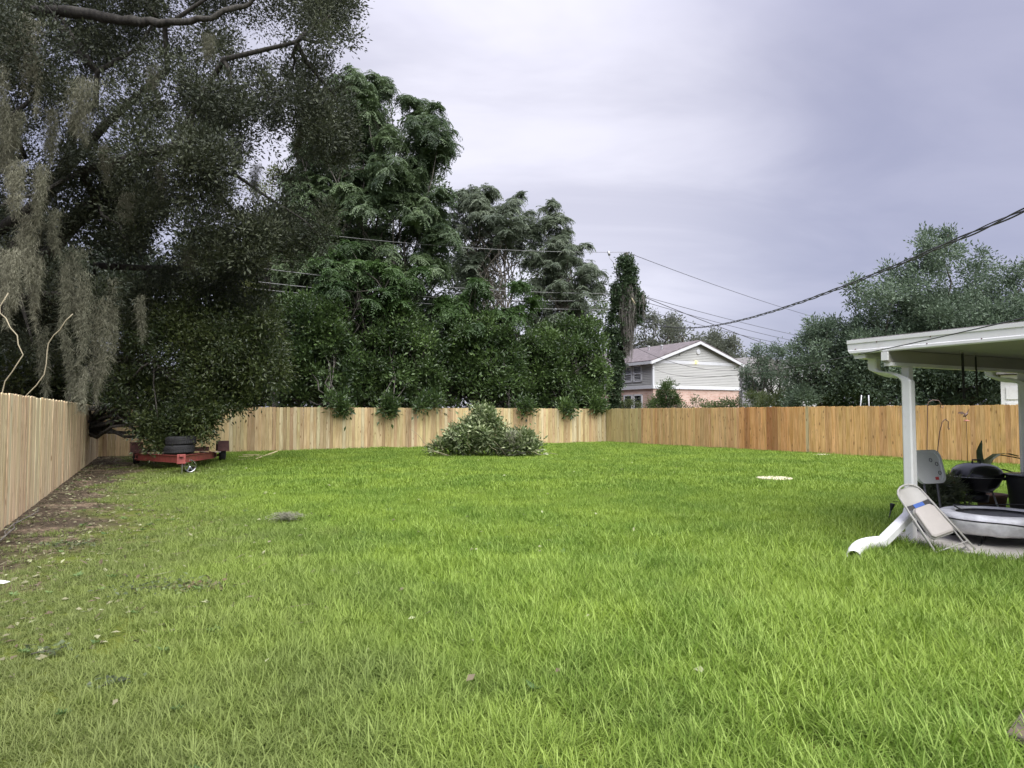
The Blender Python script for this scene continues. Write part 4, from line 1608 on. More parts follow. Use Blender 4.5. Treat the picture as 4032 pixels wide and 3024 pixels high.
# twisted service cable down to the patio house
ca, cb_ = Vector((5.95, -0.2, 5.0)), at(2508, 1238, 39.8)
ca = at(4032, 828, 7.0)
ext = ca + (ca - at(3800, 935, 7.9)).normalized() * 2.5
pth = [ext] + wire_pts(ca, cb_, 1.02, 90)
sv = thing('service_cable', 'thick twisted service cable sweeping down from upper right', 'cable', ca)
for ph, rr in ((0, .0095), (2.1, .0095), (4.2, .007)):
    tw = []
    dist = 0
    fine = []
    for i in range(len(pth) - 1):
        for q in range(4):
            fine.append(pth[i].lerp(pth[i + 1], q / 4))
    for i, p in enumerate(fine):
        if i:
            dist += (p - fine[i - 1]).length
        t = (fine[min(i + 1, len(fine) - 1)] - fine[max(0, i - 1)]).normalized()
        s = t.cross(Vector((0, 0, 1))).normalized()
        q = s.cross(t)
        a_ = dist * 3.4 + ph
        tw.append(p + s * math.cos(a_) * .019 + q * math.sin(a_) * .019)
    MB().tube(tw, rr, 6).build('strand', M_wire, sv, True)

# thin drop cable crossing in front of the patio fascia
da = at(4032, 1252, 5.2)
o = MB().tube([da + Vector((.55, -.9, .12))] + wire_pts(da, at(2530, 1425, 40), .66, 50), .0055, 6).build('drop_cable', M_wire)
tag(o, 'thin dark cable crossing in front of the patio fascia', 'cable')
lc0 = at(3240, 1441, 11.2)
mb = MB()
mb.tube([lc0 + Vector((math.cos(a) * .035, 0, -.03 + math.sin(a) * .05)) for a in np.linspace(0, 6.283, 14)], .006, 5)
tag(mb.build('cable_coil', M_wirepale), 'small pale loop of cable tied to the thin drop cable', 'cable coil')

# ------------------------------------------------------------------ patio cover
pc = thing('patio_cover', 'white metal patio cover with gutter, posts and dull ceiling', 'patio cover', puv(.5, .4))
RZ = math.atan2(U.y, U.x)
ZT, ZB = 2.475, 2.30
LU, LV = 3.1, 6.0
SLABU = 1.62
rotuv = Matrix((tuple(U), tuple(V), (0, 0, 1))).transposed()


def uvbox(mb, u0, u1, v0, v1, z0, z1):
    c = puv((u0 + u1) / 2, (v0 + v1) / 2, (z0 + z1) / 2)
    vs = [puv(u, v, z) for z in (z0, z1) for v in (v0, v1) for u in (u0, u1)]
    return mb.add(vs, [(0, 1, 3, 2), (4, 6, 7, 5), (0, 4, 5, 1), (2, 3, 7, 6), (0, 2, 6, 4), (1, 5, 7, 3)])


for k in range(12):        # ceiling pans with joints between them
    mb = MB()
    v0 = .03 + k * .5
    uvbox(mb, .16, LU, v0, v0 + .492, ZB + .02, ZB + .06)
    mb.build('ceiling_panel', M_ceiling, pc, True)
mb = MB()
uvbox(mb, .02, LU, .02, LV, ZB + .062, ZT + .012)
mb.build('roof_deck', M_roofgrey, pc, True)
# side fascia: three stepped strips
mb = MB()
prof = [(0.0, ZT), (-.012, ZT - .002), (-.012, ZT - .045), (-.002, ZT - .052), (-.002, ZT - .128), (-.014, ZT - .136), (-.014, ZT - .165), (-.004, ZT - .178), (.03, ZT - .178), (.03, ZT)]
n = len(prof)
vs = [puv(-.016 + max(0, ZT - .115 - z) * .75, v, z) for v, z in prof] + [puv(LU, v, z) for v, z in prof]
mb.add(vs, [tuple(range(n - 1, -1, -1)), tuple(range(n, 2 * n))] + [(i, (i + 1) % n, n + (i + 1) % n, n + i) for i in range(n)])
mb.build('fascia', M_white, pc, True)
for u_, zz in ((.38, ZT - .053), (1.02, ZT - .053), (.98, ZT - .13), (.1, ZT - .12), (.46, ZT - .15), (1.55, ZT - .13)):
    mb = MB()
    p = puv(u_, -.012, zz)
    mb.lathe([(0, .006), (.007, .004), (.008, 0)], 8, Matrix.Translation(p) @ (Vector((0, 0, 1)).rotation_difference(-V)).to_matrix().to_4x4())
    mb.build('screw', M_rust, pc, True)
# gutter along the far edge: ogee front, seen end-on
mb = MB()
prof = [(0.0, ZT - .001), (-.014, ZT - .005), (-.014, ZT - .09), (.0, ZT - .14), (.045, ZT - .195), (.055, ZT - .235), (.20, ZT - .235), (.20, ZT - .19), (.19, ZT - .19), (.19, ZT - .001)]
n = len(prof)
vs = [puv(u_, .032, z) for u_, z in prof] + [puv(u_, LV, z) for u_, z in prof]
mb.add(vs, [tuple(range(n)), tuple(range(2 * n - 1, n - 1, -1))] + [(i, n + i, n + (i + 1) % n, (i + 1) % n) for i in range(n)])
mb.build('gutter', M_white, pc, True)
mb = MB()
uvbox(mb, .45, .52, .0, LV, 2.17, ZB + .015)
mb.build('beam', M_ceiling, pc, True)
mb = MB()
uvbox(mb, .445, .525, -.03, -.003, 2.19, ZB - .01)
mb.build('beam_cap', M_white, pc, True)
mb = MB()
uvbox(mb, .44, .535, 0.03, LV, 2.125, 2.167)
mb.build('trim_board', M_white, pc, True)
for v_ in (.36, 3.04, 5.8):
    mb = MB()
    uvbox(mb, .44, .53, v_ + .01, v_ + .095, 0.0, 2.122)
    mb.build('post', M_white, pc, True)
for v_ in (.32, 3.0):
    mb = MB()
    z0 = ZT - .235
    up = .12
    pts_ = [puv(up, v_, z0 + .01), puv(up, v_, z0 - .06)]
    pu, pv = .585, v_ - .06
    # S-bend from gutter outlet back to the post
    b0 = Vector((up, v_, z0 - .06))
    b1 = Vector((pu, pv, z0 - .36))
    for i in range(1, 17):      # two bends: down, across, down
        f = i / 16
        e = min(1, max(0, (f - .12) / .76))
        e = e * e * (3 - 2 * e)
        zz = f - .085 * math.sin(2 * math.pi * f) * -1.0
        zz = .5 + .5 * math.copysign(abs(2 * f - 1) ** 1.7, 2 * f - 1)
        pts_.append(puv(b0.x + (b1.x - b0.x) * e, b0.y + (b1.y - b0.y) * e, b0.z + (b1.z - b0.z) * (.35 * f + .65 * zz)))
    pts_.append(puv(pu, pv, 1.2))
    if v_ < 1:
        pts_ += [puv(pu, pv, .50), puv(pu, pv - .015, .42), puv(pu + .005, pv - .07, .345), puv(pu + .03, pv - .50, .15), puv(pu + .045, pv - .62, .105), puv(pu + .055, pv - .70, .09)]
    else:
        pts_ += [puv(pu, pv, .1)]
    mb.sweep(pts_, .118, .10, U)
    mb.build('downspout', M_white, pc, True)
    if v_ < 1:
        mb = MB()
        e0 = (pu + .05, pv - .68)
        path, rad = [], []
        for i in range(44):
            f = i / 43
            path.append(puv(e0[0] + .32 * f * f, e0[1] - .92 * f, (.10 - .015 * f + .02 * math.sin(f * math.pi))))
            rad.append(.058 + (.012 if i % 2 else 0))
        mb.tube(path, rad, 12, caps=False)
        o = mb.build('flexible_spout', M_white, pc, True)
        m_ = o.modifiers.new('solid', 'SOLIDIFY')
        m_.thickness = .005
# patio slab
mb = MB()
vs = []
for z in (0.0, .05):
    for a_, b_ in ((0, 0), (SLABU, 0), (SLABU, 6), (0, 6)):
        p = SLAB0 - U * a_ + V * b_
        vs.append((p.x, p.y, z))
mb.add(vs, [(3, 2, 1, 0), (4, 5, 6, 7), (0, 1, 5, 4), (1, 2, 6, 5), (2, 3, 7, 6), (3, 0, 4, 7)])
tag(mb.build('patio_slab', M_concrete), kind='structure')

hwll = thing('unseen_house_wall', 'unseen pale wall of the near house, added to shade the patio ceiling', 'house', puv(LU + .1, 0))  # out-of-view wall and roof, added to darken the patio ceiling
mb = MB()
uvbox(mb, LU + .02, LU + .3, .15, 12, 0, 2.9)
mb.build('wall', M_siding, hwll, True)
mb = MB()
uvbox(mb, LU + .005, LU + 6, .0, 12.5, 2.9, 3.05)
mb.build('roof', M_roofgrey, hwll, True)

# two dark straps hanging from the ceiling
for px, py0, py1, lab in ((3790, 1420, 1570, 'thicker black strap hanging from a hook in the patio ceiling'), (3842, 1430, 1560, 'thinner black strap hanging behind the other one from the patio ceiling')):
    Y = 8.1 if px < 3800 else 8.5
    t_ = at(px, py0, Y)
    t_.z = ZB + .02
    e_ = at(px + 6, py1, Y)
    root = thing('hanging_strap', lab, 'strap', t_, group='straps under the patio ceiling')
    MB().bar(t_ + Vector((0, 0, -.03)), e_, .03 if px < 3800 else .022, .006, (0, 1, 0)).build('webbing', M_blackmat, root, True)
    MB().tube([t_ + Vector((math.cos(a) * .022, 0, -.02 + math.sin(a) * .022)) for a in np.linspace(0, 6.283, 12)], .004, 6).build('hook', M_steel, root, True)

# ------------------------------------------------------------------ folding chair, folded and leaning on the downspout
ff = G(3690, 2165).lerp(G(3842, 2190), .5) + Vector((-.10, -.20, .01))
ch = thing('folding_chair', 'beige padded folding chair folded flat and leaning on the downspout', 'chair', ff, (0, 0, 0))
Yc = Vector((-.30, .56, .76)).normalized()
ch.scale = (.93, .93, .93)
Xc = Vector((1, -.12, 0))
Xc = (Xc - Yc * Xc.dot(Yc)).normalized()
Zc = Xc.cross(Yc)
ch.rotation_euler = Matrix((tuple(Xc), tuple(Yc), tuple(Zc))).transposed().to_euler()
W2 = .225


def fr_path(w, h0, h1, z, r=.12, n=8):
    wt = w * .68
    p = [Vector((-w, h0, z)), Vector((-wt, h1 - r, z))]
    for i in range(n + 1):
        a = math.pi - i / n * math.pi
        p.append(Vector((wt * math.cos(a), h1 - r + r * math.sin(a), z)))
    p += [Vector((wt, h1 - r, z)), Vector((w, h0, z))]
    return p


MB().tube(fr_path(W2, 0, .99, 0, .13), .0125, 8).build('frame', M_chair, ch)
for s in (-1, 1):
    MB().tube([(s * .185, .02, -.045), (s * .185, .55, -.03)], .011, 8).build('rear_leg', M_chair, ch)
MB().tube([(-W2, .12, 0), (W2, .12, 0)], .009, 6).build('crossbar', M_chair, ch)
MB().tube([(-.185, .07, -.045), (.185, .07, -.045)], .009, 6).build('crossbar', M_steel, ch)
# back panel, slightly dished
mb = MB()
nx = 8
vs = []
for zo in (0, -.012):
    for j, (yy, ww) in enumerate(((.735, .152), (.84, .148), (.92, .138), (.965, .10))):
        for i in range(nx + 1):
            f = i / nx * 2 - 1
            vs.append((f * ww, yy, -.03 * (1 - f * f) + zo))
k = 4 * (nx + 1)
fs = []
for j in range(3):
    for i in range(nx):
        a_ = j * (nx + 1) + i
        fs.append((a_, a_ + 1, a_ + nx + 2, a_ + nx + 1))
        fs.append((k + a_ + nx + 1, k + a_ + nx + 2, k + a_ + 1, k + a_))
mb.add(vs, fs, True)
mb.build('backrest', M_chair, ch)
mb = MB()
mb.bar((-.16, .70, -.005), (.16, .70, -.005), .012, .055, (0, 1, 0))
mb.build('carry_strap', M_blackmat, ch)
mb = MB()
mb.bar((-.07, .70, .006), (.06, .70, .006), .004, .05, (0, 1, 0))
mb.build('sticker', M_blue, ch)
mb = MB()
hw = .15
poly = [(-hw, .30), (-hw + .03, .265), (hw - .03, .265), (hw, .30), (hw - .015, .62), (hw - .05, .665), (-hw + .05, .665), (-hw + .015, .62)]
vs = [Vector((x, y, .012)) for x, y in poly] + [Vector((x * .97, .465 + (y - .465) * .97, .045)) for x, y in poly] + [Vector((x * .85, .465 + (y - .465) * .85, .055)) for x, y in poly]
n = len(poly)
fs = [tuple(range(n - 1, -1, -1)), tuple(range(2 * n, 3 * n))]
for q in (0, n):
    fs += [(q + i, q + (i + 1) % n, q + n + (i + 1) % n, q + n + i) for i in range(n)]
mb.add(vs, fs, False)
mb.build('seat', M_seat, ch, bevel=.006)
mb = MB()
vs = [Vector((x * 1.03, .465 + (y - .465) * 1.03, z)) for z in (-.012, .011) for x, y in poly]
mb.add(vs, [tuple(range(n - 1, -1, -1)), tuple(range(n, 2 * n))] + [(i, (i + 1) % n, n + (i + 1) % n, n + i) for i in range(n)])
mb.build('seat_pan', M_chair, ch)

# ------------------------------------------------------------------ white plastic panel behind the post
pp0 = at(3650, 1838, 8.9)
pl = thing('plastic_panel', 'rounded grey white plastic panel with three holes and red label', 'plastic panel', (pp0.x + .02, pp0.y, pp0.z), (R(-14), 0, R(20)))
pl.scale = (1.08, 1.08, 1.08)
mb = MB()


def rrect(w, h, r, n=5):
    out = []
    for cx, cy, a0 in ((w - r, h - r, 0), (-w + r, h - r, 90), (-w + r, -h + r, 180), (w - r, -h + r, 270)):
        for i in range(n + 1):
            a = R(a0 + 90 * i / n)
            out.append((cx + r * math.cos(a), cy + r * math.sin(a)))
    return out


ro = rrect(.23, .205, .10)
ri = rrect(.195, .17, .08)
n = len(ro)
vs = [(x, .02, z) for x, z in ro] + [(x, -.02, z) for x, z in ro] + [(x, -.02, z) for x, z in ri] + [(x, -.008, z) for x, z in ri]
fs = [tuple(range(n))]
for q in range(3):
    fs += [(q * n + i, q * n + n + i, q * n + n + (i + 1) % n, q * n + (i + 1) % n) for i in range(n)]
fs.append(tuple(3 * n + i for i in range(n - 1, -1, -1)))
mb.add(vs, fs)
mb.build('shell', M_plastic, pl)
for x, z in ((.05, .08), (.135, .03), (.15, -.08)):
    mb = MB()
    mb.lathe([(.026, 0), (.022, .006), (.017, -.004), (0, -.006)], 12, Matrix.Translation((x, -.009, z)) @ Matrix.Rotation(R(90), 4, 'X'))
    mb.build('hole', M_mesh, pl)
MB().box((.085, -.0095, -.145), (.055, .003, .036)).build('label', M_redlabel, pl)
MB().tube([(-.1, .03, -.18), (-.1, .12, -.82)], .014, 6).build('leg', M_mesh, pl)
MB().tube([(.12, .03, -.18), (.12, .12, -.82)], .014, 6).build('leg', M_mesh, pl)

# ------------------------------------------------------------------ kettle grill
gp = at(3845, 1850, 9.4)
gr = thing('kettle_grill', 'black kettle charcoal grill with closed lid on three legs', 'grill', (gp.x, gp.y, .05), (0, 0, R(-20)))
zr = at(3845, 1872, 9.4).z - .05
mb = MB()
mb.lathe([(.0, -.26), (.06, -.258), (.16, -.225), (.25, -.14), (.295, -.04), (.305, 0), (.31, .004)], 32, Matrix.Translation((0, 0, zr)))
mb.build('bowl', M_black, gr)
mb = MB()
mb.lathe([(.318, -.012), (.318, .004), (.312, .03), (.29, .085), (.235, .135), (.15, .165), (.06, .177), (0, .178)], 32, Matrix.Translation((0, 0, zr)))
lid = mb.build('lid', M_black, gr)
mb = MB()
mb.tube([(-.05, 0, zr + .175), (-.045, 0, zr + .215), (.045, 0, zr + .215), (.05, 0, zr + .175)], .012, 8)
mb.build('handle', M_blackmat, lid)
mb = MB()
mb.lathe([(.311, -.004), (.322, -.004), (.322, .004), (.311, .004)], 32, Matrix.Translation((0, 0, zr - .012)))
mb.build('rim', M_steel, gr)
MB().tube([(-.30, -.05, zr - .05), (-.40, -.08, zr + .0), (-.41, .0, zr + .0), (-.31, .05, zr - .05)], .012, 8).build('side_handle', M_blackmat, gr)
MB().tube([(.30, -.05, zr - .05), (.40, -.08, zr + .0), (.41, .0, zr + .0), (.31, .05, zr - .05)], .012, 8).build('side_handle', M_blackmat, gr)
for a in (100, 215, 335):
    ca_, sa_ = math.cos(R(a)), math.sin(R(a))
    MB().tube([(.17 * ca_, .17 * sa_, zr - .20), (.30 * ca_, .30 * sa_, 0)], .012, 8).build('leg', M_steel, gr)
mb = MB()
mb.lathe([(0, zr - .36), (.13, zr - .36), (.14, zr - .26), (.1, zr - .255)], 18)
mb.build('ash_pan', M_blackmat, gr)

# ------------------------------------------------------------------ covered fire-pit table
fp = Vector((5.72, 8.02, .05))
ft = thing('fire_pit_table', 'low round fire pit table under a crumpled silver cover', 'fire pit', fp)
ZF = .34
mb = MB()


def wob(a, z):
    k = max(0, (ZF - z) / .3)
    return 1 + k * (.06 * math.sin(9 * a + 1.3) + .035 * math.sin(17 * a) + .02 * math.sin(5 * a + 2)) - .10 * k


mb.lathe([(.40, ZF - .012), (.46, ZF + .004), (.54, ZF), (.585, ZF - .02), (.60, ZF - .06), (.585, ZF - .14), (.56, ZF - .19), (.52, ZF - .22)], 72, None, wob)
o = mb.build('cover', M_cloth, ft)
m_ = o.modifiers.new('solid', 'SOLIDIFY')
m_.thickness = .004
mb = MB()
mb.lathe([(0, ZF - .04), (.41, ZF - .04), (.43, ZF - .01), (.425, ZF - .06), (0, ZF - .08)], 40)
mb.build('basin', M_mesh, ft)
for a in (35, 125, 215, 300):
    ca_, sa_ = math.cos(R(a)), math.sin(R(a))
    mb = MB()
    mb.tube([(.38 * ca_, .38 * sa_, ZF - .2), (.36 * ca_, .36 * sa_, .12), (.42 * ca_, .42 * sa_, .02), (.50 * ca_, .50 * sa_, .0)], .012, 8)
    mb.tube([(.36 * ca_ + .06 * math.cos(t) * ca_, .36 * sa_ + .06 * math.cos(t) * sa_, .1 + .06 * math.sin(t)) for t in np.linspace(0, 5.6, 12)], .007, 6)
    mb.build('leg', M_black, ft)
mb = MB()
mb.tube([(.36 * math.cos(t), .36 * math.sin(t), .1) for t in np.linspace(0, 6.283, 28)], .009, 6)
mb.build('base_ring', M_black, ft)
mb = MB()
mb.tube([(.64 * math.cos(t), .64 * math.sin(t), ZF - .05 - .12 * max(0, math.sin(t * 1.0 + 2.2)) ** 2) for t in np.linspace(2.4, 6.4, 34)], .009, 6)
cdo = mb.build('draped_cord', M_blackmat)
cdo.location = fp
tag(cdo, 'black cord draped round the silver covered fire pit', 'power cord')
mb = MB()
mb.tube([(.5 * math.cos(t) + .1, .5 * math.sin(t), ZF + .03 + .02 * math.sin(3 * t)) for t in np.linspace(.2, 3.2, 24)], .008, 6)
o = mb.build('poker', M_blackmat)
o.location = fp
tag(o, 'black bent rod lying across the back of the fire pit cover', 'rod')

# black bin at the right edge
bp_ = at(4080, 1900, 9.0)
bn_ = thing('black_bin', 'black plastic bin with pale rim beyond the grill', 'bin', (bp_.x, bp_.y, .05))
zt = at(4000, 1868, 9.0).z - .05
mb = MB()
mb.lathe([(0, 0), (.27, 0), (.33, zt - .03)], 28)
mb.build('body', M_blackmat, bn_)
mb = MB()
mb.lathe([(.33, zt - .03), (.35, zt - .03), (.352, zt), (.31, zt + .005), (0, zt + .012)], 28)
mb.build('lid', M_black, bn_)

# dark storage tub behind the chair legs
tb_ = G(3690, 2120)
st = thing('storage_tub', 'dark lidded storage tub standing behind the folding chair', 'tub', (tb_.x + .12, tb_.y + .2, .05), (0, 0, hz))
mb = MB()
mb.prism([(-.2, 0), (.2, 0), (.23, .22), (-.23, .22)], -.16, .16)
mb.build('body', plain('dark_blue_plastic', (.03, .035, .05), .5), st, bevel=.01)
MB().box((0, 0, .235), (.49, .36, .03)).build('lid', M_mesh, st, bevel=.008)

# plants at the patio edge
wp = blobs_in([(3600, 2010), (3600, 1960), (3620, 1930), (3660, 1905), (3740, 1900), (3790, 1950), (3790, 2010), (3650, 2030)], 9.3, .3, 26, .08, .17)
wcs, wns = clumps_on(wp, 60)
root = thing('weed_clump', 'dark wispy weed clump growing behind the post and chair', 'plant', (G(3640, 2060).x, 9.3, 0))
crown_obj(root, leaf_clumps(wcs, wns, 22, .09, .09, .012, tint_mu=.4), leaf_mat('wispy_weed', (0.06, 0.08, 0.04), (0.17, 0.19, 0.10)), 'foliage')
MB().tube([(G(3640, 2060).x, 9.3, 0), (G(3640, 2060).x + .03, 9.3, .35)], .008, 5).build('stem', M_bark, root, True)

ag = at(3900, 1840, 10.3)
ap = thing('potted_agave', 'potted succulent with one tall leaf and long arching leaves', 'potted plant', (ag.x, ag.y, 0))
mb = MB()
mb.lathe([(0, 0), (.15, 0), (.2, .3), (.215, .3), (.215, .34), (.17, .34), (.16, .31), (0, .31)], 20)
mb.build('pot', plain('terracotta_dark', (.10, .05, .035), .8), ap)


def strap_leaf(path, widths, th=.012):
    mb = MB()
    path = [Vector(p) for p in path]
    vs, fs = [], []
    s = Vector((.9, -.3, 0)).normalized()
    for p, w_ in zip(path, widths):
        vs += [p - s * w_, p + Vector((0, .01, -th)), p + s * w_]
    for i in range(len(path) - 1):
        q = 3 * i
        fs += [(q, q + 1, q + 4, q + 3), (q + 1, q + 2, q + 5, q + 4)]
    mb.add(vs, fs, True)
    return mb


def al(pl_):
    return [at(x, y, 10.3) - Vector((ag.x, ag.y, 0)) for x, y in pl_]


strap_leaf(al([(3868, 1850), (3858, 1800), (3856, 1775), (3862, 1750), (3866, 1732)]), [.05, .045, .04, .022, .003]).build('leaf', M_leafgreen, ap)
strap_leaf(al([(3880, 1850), (3905, 1805), (3935, 1790), (3980, 1797), (4040, 1808)]), [.03, .032, .03, .026, .015]).build('leaf', M_leafgreen, ap)
strap_leaf(al([(3875, 1850), (3890, 1812), (3925, 1787), (3965, 1785), (4010, 1795)]), [.05, .06, .055, .04, .015]).build('leaf', plain('pale_succulent', (.18, .2, .10), .5), ap)
strap_leaf(al([(3885, 1860), (3940, 1845), (3985, 1858), (4020, 1880)]), [.03, .03, .024, .008]).build('leaf', M_leafgreen, ap)

# shepherd hooks and the metal bird
for pth, Y, lab in (([(3650, 1900), (3650, 1775), (3652, 1600), (3656, 1583), (3672, 1575), (3695, 1577), (3705, 1590), (3704, 1604), (3710, 1607), (3716, 1598)], 12.5, 'straight dark garden hook whose top curls over the fence line'),
                    ([(3684, 1900), (3690, 1790), (3700, 1700), (3710, 1662), (3722, 1650), (3734, 1660), (3733, 1685), (3736, 1691), (3740, 1685)], 11.5, 'leaning dark garden hook with a narrow crook beside the straight one')):
    pp = [at(x, y, Y) for x, y in pth]
    pp[0].z = 0
    o = MB().tube(pp, .0075, 6).build('garden_hook', M_birdbronze)
    tag(o, lab, 'garden hook', 'garden hooks near the patio')
bY = 12.0
b0 = at(3802, 1630, bY)
bird = thing('bird_ornament', 'brown metal bird ornament with spread wings in front of the fence', 'ornament', (b0.x, b0.y, b0.z))
mb = MB()
mb.tube([(.045, 0, .02), (.02, 0, .0), (-.01, 0, -.025), (-.03, 0, -.04), (-.045, 0, -.05)], [.006, .02, .024, .014, .004], 8)
mb.build('body', M_birdbronze, bird)
for pts3 in ([(0, 0, 0), (-.05, .01, .045), (-.11, .02, .035), (-.12, .02, .01), (-.05, 0, -.005)], [(.01, 0, .0), (.05, .02, .05), (.085, .03, .095), (.06, .02, .03)]):
    vs = [Vector(p) + Vector((0, e, 0)) for e in (-.004, .004) for p in pts3]
    n = len(pts3)
    mb = MB()
    mb.add(vs, [tuple(range(n)), tuple(range(2 * n - 1, n - 1, -1))] + [(i, n + i, n + (i + 1) % n, (i + 1) % n) for i in range(n)])
    mb.build('wing', M_birdbronze, bird)
MB().tube([(-.0, 0, -.03), (.01, 0, -.1), (.015, 0, -b0.z)], .005, 6).build('stake', M_birdbronze, bird)
mb = MB()
mb.lathe([(.01, .02), (.05, .0), (.052, -.008), (0, -.012)], 12, Matrix.Translation((.015, 0, -.12)))
mb.build('dish', plain('copper_dish', (.36, .13, .08), .5), bird)
# red tray behind the weeds
rt_ = at(3715, 1900, 9.9)
mb = MB()
mb.lathe([(0, .0), (.14, .0), (.17, .05), (.18, .05), (.16, -.01), (0, -.012)], 20)
o = mb.build('red_tray', plain('dull_red_plastic', (.38, .06, .05), .5))
o.location = (rt_.x, rt_.y, rt_.z - .03)
tag(o, 'dull red round tray lying behind the weeds near the grill', 'tray')
# black stake light in the grass
sl0 = G(3496, 2056)
sk = thing('stake_light', 'black solar stake light tilted in the grass left of the downspout', 'garden light', sl0, (0, R(16), 0))
MB().tube([(0, 0, 0), (0, 0, .17)], [.006, .010], 8).build('spike', M_blackmat, sk)
mb = MB()
mb.lathe([(.010, .17), (.034, .26), (.034, .275), (0, .28)], 12)
mb.build('head', M_blackmat, sk)
# wooden step, bottom right
wc0 = G(3958, 2888, .1)
ws = thing('wooden_step', 'weathered brown timber step at the near right corner of the lawn', 'step', (wc0.x, wc0.y, 0), (0, 0, math.atan2(.68, .73)))
for k in range(4):
    o = MB().box((.7, -.075 - k * .15, .085), (1.4, .144, .035)).build('board', M_oldwood, ws, bevel=.004)
    o.color = (.065, .05, .036, 1)
    o.rotation_euler = (0, 0, random.uniform(-.004, .004))
o = MB().box((.7, -.3, .034), (1.36, .56, .066)).build('riser', M_oldwood, ws)
o.color = (.05, .04, .03, 1)

# septic lid
sp0 = G(3050, 1892)
ss = MB()
ss.lathe([(0, 0.03), (.36, .03), (.40, .02), (.405, 0), (0, 0)], 32, None, lambda a, z: 1 + .02 * math.sin(3 * a))
o = ss.build('septic_lid', M_stone)
o.location = (sp0.x, sp0.y, .045)
tag(o, 'flat round pale concrete lid set in the lawn', 'lid')
ri_ = MB()
ri_.lathe([(.39, .055), (.39, 0)], 32)
attach(ri_.build('collar', M_stone), o)
bpy.data.objects['collar'].location = (0, 0, -.055)

# sandy dirt mounds along the right fence
for px, py, w_, lab in ((3240, 1796, .55, 'pale sandy mound at the foot of the fence beside the pale board'), (3060, 1777, .4, 'small pale sandy mound at the foot of the orange boards')):
    p = G(px, py)
    mb = MB()
    mb.lathe([(w_, -.01), (w_ * .8, .035), (w_ * .45, .07), (0, .085)], 20, None, lambda a, z: 1 + .16 * math.sin(3 * a + px) + .08 * math.sin(7 * a))
    o = mb.build('dirt_mound', M_stone)
    o.location = p
    tag(o, lab, 'mound', 'sandy mounds along the right fence')

# ------------------------------------------------------------------ red trailer
tz = math.atan2(U.y, U.x)     # local x = forwards (to the coupler)
tr_ = thing('red_trailer', 'rusty red flat trailer with its pointed tongue towards the lawn', 'trailer', (TRQ.x, TRQ.y, .02), (0, R(-1.8), tz))
ZA = .32                       # top of frame
TL = 4.75                      # tongue tip
FX = 1.25                      # front of frame
HWD = 1.08


def channel(mb, a, b, h=.17, w=.06):
    a, b = Vector(a), Vector(b)
    mb.bar(a, b, .012, h)
    d = (b - a).normalized()
    s = d.cross(Vector((0, 0, 1))).normalized() * (w / 2)
    for sg in (-1, 1):
        o_ = Vector((0, 0, sg * (h / 2 - .006)))
        mb.bar(a + o_ + s * .0, b + o_ + s * .0, w, .012)


for s in (-1, 1):
    mb = MB()
    channel(mb, (TL - .12, s * .06, ZA - .085), (FX - .1, s * HWD * .96, ZA - .085), .19, .08)
    mb.build('tongue_beam', M_red, tr_)
    mb = MB()
    channel(mb, (FX, s * HWD, ZA - .085), (-1.7, s * HWD, ZA - .085), .13, .06)
    mb.build('side_rail', M_red, tr_)
mb = MB()
mb.box((TL - .06, 0, ZA - .085), (.16, .2, .24))
mb.box((TL + .03, 0, ZA + .0), (.14, .09, .06))
mb.build('coupler', M_red, tr_, bevel=.01)
for x, zz in ((FX, 0), (.2, 0), (-.8, 0)):
    mb = MB()
    channel(mb, (x, -HWD + .05, ZA - .09 + zz), (x, HWD - .05, ZA - .09 + zz), .10, .05)
    mb.build('cross_member', M_rust, tr_)
mb = MB()
channel(mb, (-1.7, -HWD, ZA + .06), (-1.7, HWD, ZA + .06), .14, .06)
mb.build('rear_rail', M_rust, tr_)
mb = MB()
mb.tube([(0, -1.2, .20), (0, 1.4, .20)], .03, 8)
mb.build('axle', M_rust, tr_)
for yy in (1.36, -1.08):
    w_ = MB()
    Mx = Matrix.Translation((0, yy, .29)) @ Matrix.Rotation(R(90), 4, 'X')
    w_.lathe([(.17, -.085), (.26, -.09), (.29, -.07), (.295, 0), (.29, .07), (.26, .09), (.17, .085)], 26, Mx)
    o = w_.build('wheel', M_rubber, tr_)
    w2 = MB()
    w2.lathe([(0, -.05), (.12, -.05), (.17, -.08), (.17, .08), (.12, .05), (0, .05)], 20, Mx)
    w2.build('rim', M_rust, o)
    mb = MB()
    sec = [(-.42, .33), (-.42, .36), (-.30, .66), (.30, .66), (.42, .36), (.42, .33), (.40, .33), (.29, .64), (-.29, .64), (-.40, .33)]
    vs = [(x, yy - .17, z) for x, z in sec] + [(x, yy + .17, z) for x, z in sec]
    n = len(sec)
    mb.add(vs, [tuple(range(n)), tuple(range(2 * n - 1, n - 1, -1))] + [(i, n + i, n + (i + 1) % n, (i + 1) % n) for i in range(n)])
    mb.build('fender', M_rust, tr_)
MB().tube([(TL - .25, .03, ZA - .1), (TL - .25, .03, -.18)], .017, 8).build('jack_stand', M_steel, tr_)
mb = MB()
mb.box((FX + .25, HWD - .02, ZA + .012), (.34, .16, .012), .25)
mb.build('step_plate', plain('pale_steel_plate', (.55, .53, .5), .5), tr_)
mb = MB()
for k in range(7):
    y_ = -.9 + k * .28
    mb.box((-.2, y_, ZA + .012), (2.8, .13, .02))
mb2 = MB()
o = None
for k in range(5):
    o = MB().box((-.25, -.84 + k * .42, ZA - .03), (2.75, .14, .03)).build('deck_board', M_oldwood, tr_)
    o.color = (.16, .09, .06, 1)


